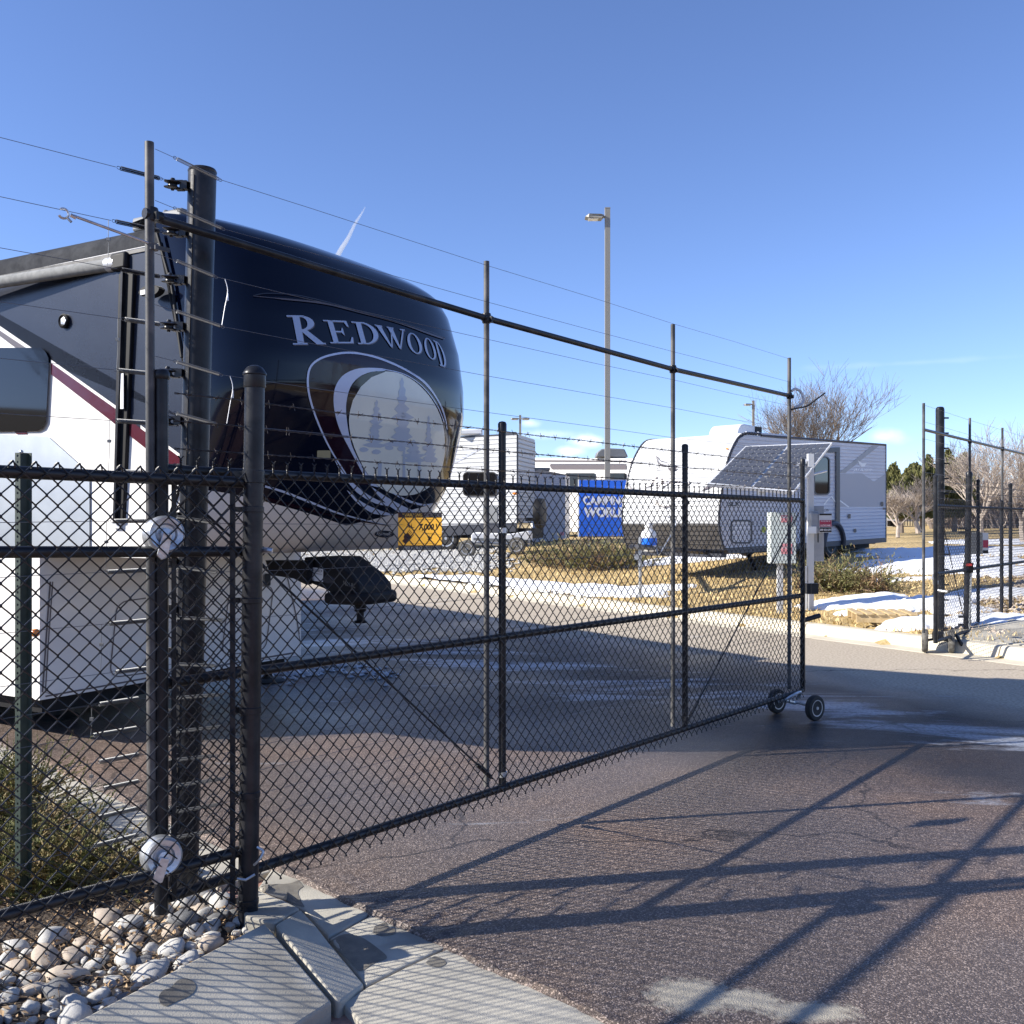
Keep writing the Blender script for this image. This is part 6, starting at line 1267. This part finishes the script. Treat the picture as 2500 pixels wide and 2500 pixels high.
def put_stone(p, s, j, rd, lab=None, grp=None):
    me = rd.choice(protos[j]); o = bpy.data.objects.new('river_stone', me); col.objects.link(o); o.location = p; o.scale = (s, s, s)
    o.rotation_euler = (rd.uniform(-.4, .4), rd.uniform(-.4, .4), rd.uniform(0, 6.28)); o['label'] = lab or RL[j][0]; o['category'] = 'stone'
    if not lab: o['group'] = RL[j][1]
    return o
rd = random.Random(42); placed = []
def try_stone(x, y, s, j, lab=None):
    p = V((x, y, bedz(x, y)+s*.22))
    for q, t in placed:
        if (q-p).length < (t+s)*.80: return False
    placed.append((p, s)); put_stone(p, s, j, rd, lab); return True
g = G(636, 2247, .14); try_stone(g.x, g.y, .038, 3, 'speckled white stone resting against the foot of the domed gate post')
g = G(140, 2412, .12); try_stone(g.x, g.y, .055, 2, 'dark banded stone with white veins near the kerb')
g = G(238, 2415, .12); try_stone(g.x, g.y, .04, 0, 'round pale stone ringed with thin dark bands near the kerb')
g = G(365, 2360, .12); try_stone(g.x, g.y, .058, 3, 'largest pale egg shaped stone against the kerb edge')
cnt = 0; tries = 0
while cnt < 290 and tries < 40000:
    tries += 1; x = rd.uniform(-2.3, -.9); y = rd.uniform(2.3, 4.15); s = rd.choice((.020, .024, .030, .036, .043, .050, .058))*rd.uniform(.85, 1.15)
    q = V((x, y, 0)); dF = (q-FO).dot(FN)
    if not inbed(x-.02, y+.03) or dF < -.42: continue
    dens = .45+.9*noise.noise(V((x*2.2, y*2.2, 9)))
    if dF < -.25 and rd.random() < .5: continue
    if rd.random() > dens+.45: continue
    if try_stone(x, y, s, rd.choices((0, 1, 2, 3), (5, 3, 2, 3))[0]): cnt += 1
ll = MB()
for i in range(9000):
    x = rd.uniform(-2.6, -.85); y = rd.uniform(2.2, 4.4)
    if not inbed(x, y): continue
    s = rd.uniform(.006, .020); a = rd.uniform(0, 6.28); z = bedz(x, y)+rd.uniform(.0, .022); d = V((math.cos(a), math.sin(a), rd.gauss(0, .5))).normalized(); e = d.cross(V((rd.gauss(0, .6), rd.gauss(0, .6), 1))).normalized(); c = V((x, y, z)); wd = rd.choice((.12, .12, .55))
    ll.add([c-d*s, c+e*s*wd+Zu*s*.3, c+d*s, c-e*s*wd], [(0, 1, 2, 3)])
ll.build('dry_leaves', M['tan_leaf'], kind='stuff', org=(0, 0, 0), smooth=False, label='dry brown leaf litter between the river stones', cat='leaves')
tw = MB()
for i in range(420):
    x = rd.uniform(-2.4, -.9); y = rd.uniform(2.3, 4.3)
    if not inbed(x, y): continue
    a = rd.uniform(0, 6.28); ln_ = rd.uniform(.02, .09); p = V((x, y, bedz(x, y)+rd.uniform(.01, .045))); d = V((math.cos(a), math.sin(a), rd.gauss(0, .25))); q = p+d*ln_
    tw.tube([p, (p+q)/2+V((rd.gauss(0, .006), rd.gauss(0, .006), .004)), q], rd.uniform(.0008, .0018), 4, cap=False)
tw.build('twig_litter', M['twig'], kind='stuff', org=(0, 0, 0), label='thin dead twigs scattered over the river stones', cat='twigs')
# far stone mulch
gs = MB(); ico = [(0, 0, 1), (1, 0, 0), (0, 1, 0), (-1, 0, 0), (0, -1, 0), (0, 0, -1)]; icf = [(0, 1, 2), (0, 2, 3), (0, 3, 4), (0, 4, 1), (5, 2, 1), (5, 3, 2), (5, 4, 3), (5, 1, 4)]
def blob(mb, c, s, rd): 
    a = rd.uniform(0, 6.28); ca, sa = math.cos(a), math.sin(a); mb.add([c+V(((q[0]*ca-q[1]*sa)*s*rd.uniform(.8, 1.3), (q[0]*sa+q[1]*ca)*s*rd.uniform(.8, 1.3), q[2]*s*.7)) for q in ico], icf)
cs = [T(x, y) for x, y in ((870, 1345), (1150, 1348), (1180, 1392), (1060, 1388), (870, 1392), (800, 1370))]
for i in range(6500):
    x, y = rd.uniform(700, 1190), rd.uniform(1343, 1397)
    if y > 1352+abs(x-800)*.09+12 and x > 1000 and y > 1392-(x-1000)*.08: continue
    p = T(x, y) if i % 6 == 0 else last+V((rd.gauss(0, .5), rd.gauss(0, .5), 0))
    if i % 6 == 0: last = p
    if dker(p.x, p.y) < .25: continue
    blob(gs, V((p.x, p.y, terr(p.x, p.y)+.03)), rd.uniform(.04, .09), rd)
gs.build('white_gravel', mat('white_landscape_stone', (.36, .355, .34), .85, c2=(.46, .455, .43), scale=3), kind='stuff', org=(0, 0, 0), label='bed of pale landscape stones beyond the far kerb', cat='gravel')
# light-brown rubble right, below the right fence
g2 = MB()
for i in range(1500):
    s_ = rd.uniform(0, 9); of = rd.gauss(.1, .45); p = gr(s_, 0, of)
    if dker(p.x, p.y) < .6: continue
    blob(g2, V((p.x, p.y, terr(p.x, p.y)+.02)), rd.uniform(.02, .06), rd)
g2.build('gravel', M['rocks'][1], kind='stuff', org=(0, 0, 0), label='tan rubble along the foot of the right fence', cat='gravel')
# grass blades on the verge
gb = MB()
for i in range(26000):
    Y = rd.uniform(11.5, 27); X = rd.uniform(-4, 9)*Y/16; d = dker(X, Y)
    if d < .18 or d > 11: continue
    z = terr(X, Y); h = rd.uniform(.03, .10); a = rd.uniform(0, 6.28); w_ = V((math.cos(a), math.sin(a), 0))*rd.uniform(.008, .02); t = V((rd.gauss(0, .04), rd.gauss(0, .04), h))
    c = V((X, Y, z-.01)); gb.add([c-w_, c+w_, c+t], [(0, 1, 2)])
gb.build('dry_grass', mat('straw_blades', (.50, .37, .17), .9, c2=(.70, .55, .30), scale=2), kind='stuff', org=(0, 0, 0), smooth=False, label='straw coloured winter grass on the verge', cat='grass')
# snow
def snow(label, cx, cy, rx, ry, seed, hgt=.10, ang=0.):
    c = T(cx, cy); n = 44; mb = MB(); idx = {}; ca, sa = math.cos(ang), math.sin(ang)
    for i in range(n):
        for j in range(n):
            u, v = 2*i/(n-1)-1, 2*j/(n-1)-1; x = c.x+u*rx*1.3*ca-v*ry*1.3*sa; y = c.y+u*rx*1.3*sa+v*ry*1.3*ca
            f = 1-(u*u+v*v)*1.5+.95*noise.noise(V((x*.9+seed, y*.9, 0)))+.45*noise.noise(V((x*2.7+seed, y*2.7, 0)))+.30*noise.noise(V((x*7+seed, y*7, 0)))
            idx[i, j] = (x, y, f)
    ids = {}
    for i in range(n-1):
        for j in range(n-1):
            q = [(i, j), (i+1, j), (i+1, j+1), (i, j+1)]
            if max(idx[a][2] for a in q) <= 0: continue
            if any(dker(idx[a][0], idx[a][1]) < .12 for a in q): continue
            f = []
            for a in q:
                if a not in ids: x, y, h = idx[a]; ids[a] = len(mb.v); mb.v.append((x, y, terr(x, y)+(-.03 if h <= 0 else .0)+hgt*min(1, max(0, h)*1.3)**.7*(1+.25*noise.noise(V((x*5, y*5, 3))))+.012))
                f.append(ids[a])
            mb.f.append(tuple(f)); mb.mi.append(0)
    if mb.f: mb.build('snow', M['snow'], kind='structure', org=(0, 0, 0), ang=80)
ka = math.atan2(KD.y, KD.x)
for (x, y, rx, ry, s_, h, an) in ((1090, 1416, 2.2, .32, 1, .05, ka), (1230, 1424, 2.6, .5, 2, .06, ka), (1350, 1436, 1.7, .42, 3, .06, ka), (1470, 1443, 1.6, .5, 4, .05, ka), (1560, 1441, 1.1, .5, 5, .05, 0),
                                  (1660, 1368, 1.6, .7, 6, .06, .1), (2090, 1472, .9, .5, 7, .07, .2), (2170, 1490, .7, .45, 8, .08, 0), (2250, 1528, .5, .3, 9, .10, 0), (2250, 1475, .7, .5, 10, .08, 0), (2340, 1490, .5, .4, 11, .06, 0), (2430, 1455, .7, .5, 12, .06, 0),
                                  (2236, 1376, 1.5, 1.1, 13, .08, .3), (2330, 1380, 1.3, 1.1, 14, .08, 0), (2262, 1345, 1.6, 1.6, 15, .05, 0), (2390, 1350, 2.5, 2, 16, .10, 0), (2450, 1400, .8, .7, 17, .08, 0), (2185, 1418, .7, .3, 18, .05, 0), (2480, 1520, .9, .6, 19, .08, 0), (2045, 1425, .35, .12, 20, .25, -.3), (2440, 1325, 2, 1.5, 23, .06, 0)):
    snow('snow', x, y, rx, ry, s_, h, an)
# thrown-up ice crumbs on the road in the camper's shade
ic = MB(); rd = random.Random(8)
for i in range(150):
    t = rd.random(); x = 640+330*t+rd.gauss(0, 14); y = 1640+25*math.sin(t*9)*.4+rd.gauss(0, 9); p = G(x, y); blob(ic, p+Zu*.01, rd.uniform(.01, .05)*(1.6 if rd.random() < .15 else 1), rd)
ic.build('ice_lumps', M['ice'], kind='stuff', org=(0, 0, 0), smooth=True, label='dirty ice crumbs on the shaded road beside the camper', cat='ice')
# ---------------------------------------------------------------- pallet
pc = T(2150, 1515); pal = thing('wooden_pallet', 'pale wooden pallet lying on the straw grass by the far kerb', 'pallet', pc)
PX = V((.985, -.17, 0)); PYd = V((.17, .985, 0))
for k_ in range(3): MB().box(pc+PYd*(-.38+.38*k_)+Zu*.06, (.80, .04, .11), (PX, PYd, Zu)).build('stringer', M['wood'], pal, smooth=False)
for k_ in range(6): MB().box(pc+PX*(-.36+.145*k_)+Zu*.125+PYd*.0, (.095, .86, .02), (PX, PYd, Zu)).build('slat', M['wood'], pal, smooth=False)
# ---------------------------------------------------------------- far background: trailer, fence, dog-house sized tan block
c = T(2185, 1298); ft = thing('travel_trailer', 'small far white camper beyond the grey trailer among the trees', 'camper', c)
MB().prism([px(2150, 1292, 62), px(2150, 1240, 62), px(2198, 1242, 62), px(2206, 1262, 62), px(2206, 1292, 62)], V((0, 2.2, 0))).build('side_body', M['white_gel'], ft, bevel=.05); MB().box(px(2180, 1278, 61.9), (.7, .05, .35)).build('window', M['glass_dark'], ft, smooth=False)
q = px(2168, 1296, 62.1); wheel(V((q.x, q.y, q.z+.05)), V((0, 1, 0)), .35, .2, ft, M['trim'], M['rubber'])
ff = thing('iron_fence', 'far dark picket fence behind the snowy trees', 'fence', px(2225, 1292, 66))
for i in range(17): tubepart('picket', [px(2196+i*6.5, 1296, 66), px(2196+i*6.5, 1248, 66)], .03, M['black_paint'], ff, n=5)
for y in (1252, 1288): tubepart('fence_rail', [px(2196, y, 66), px(2300, y, 66)], .03, M['black_paint'], ff, n=5)
# contrail: a very distant thread of ice cloud
m = bpy.data.materials.new('contrail_vapour'); m.use_nodes = True; nt2 = m.node_tree; nt2.nodes.remove(nt2.nodes['Principled BSDF']); vs_ = nd(nt2, 'ShaderNodeVolumePrincipled'); vs_.inputs['Density'].default_value = .012; vs_.inputs['Color'].default_value = (1, 1, 1, 1); nt2.links.new(vs_.outputs[0], nt2.nodes['Material Output'].inputs['Volume'])
MB().tube([px(822+70*q/12, 630-127*q/12-2*math.sin(q), 9000+70*q) for q in range(13)], [26*(1-q/13)**.6 for q in range(13)], 12).build('contrail', m, org=(0, 0, 0), kind='structure')
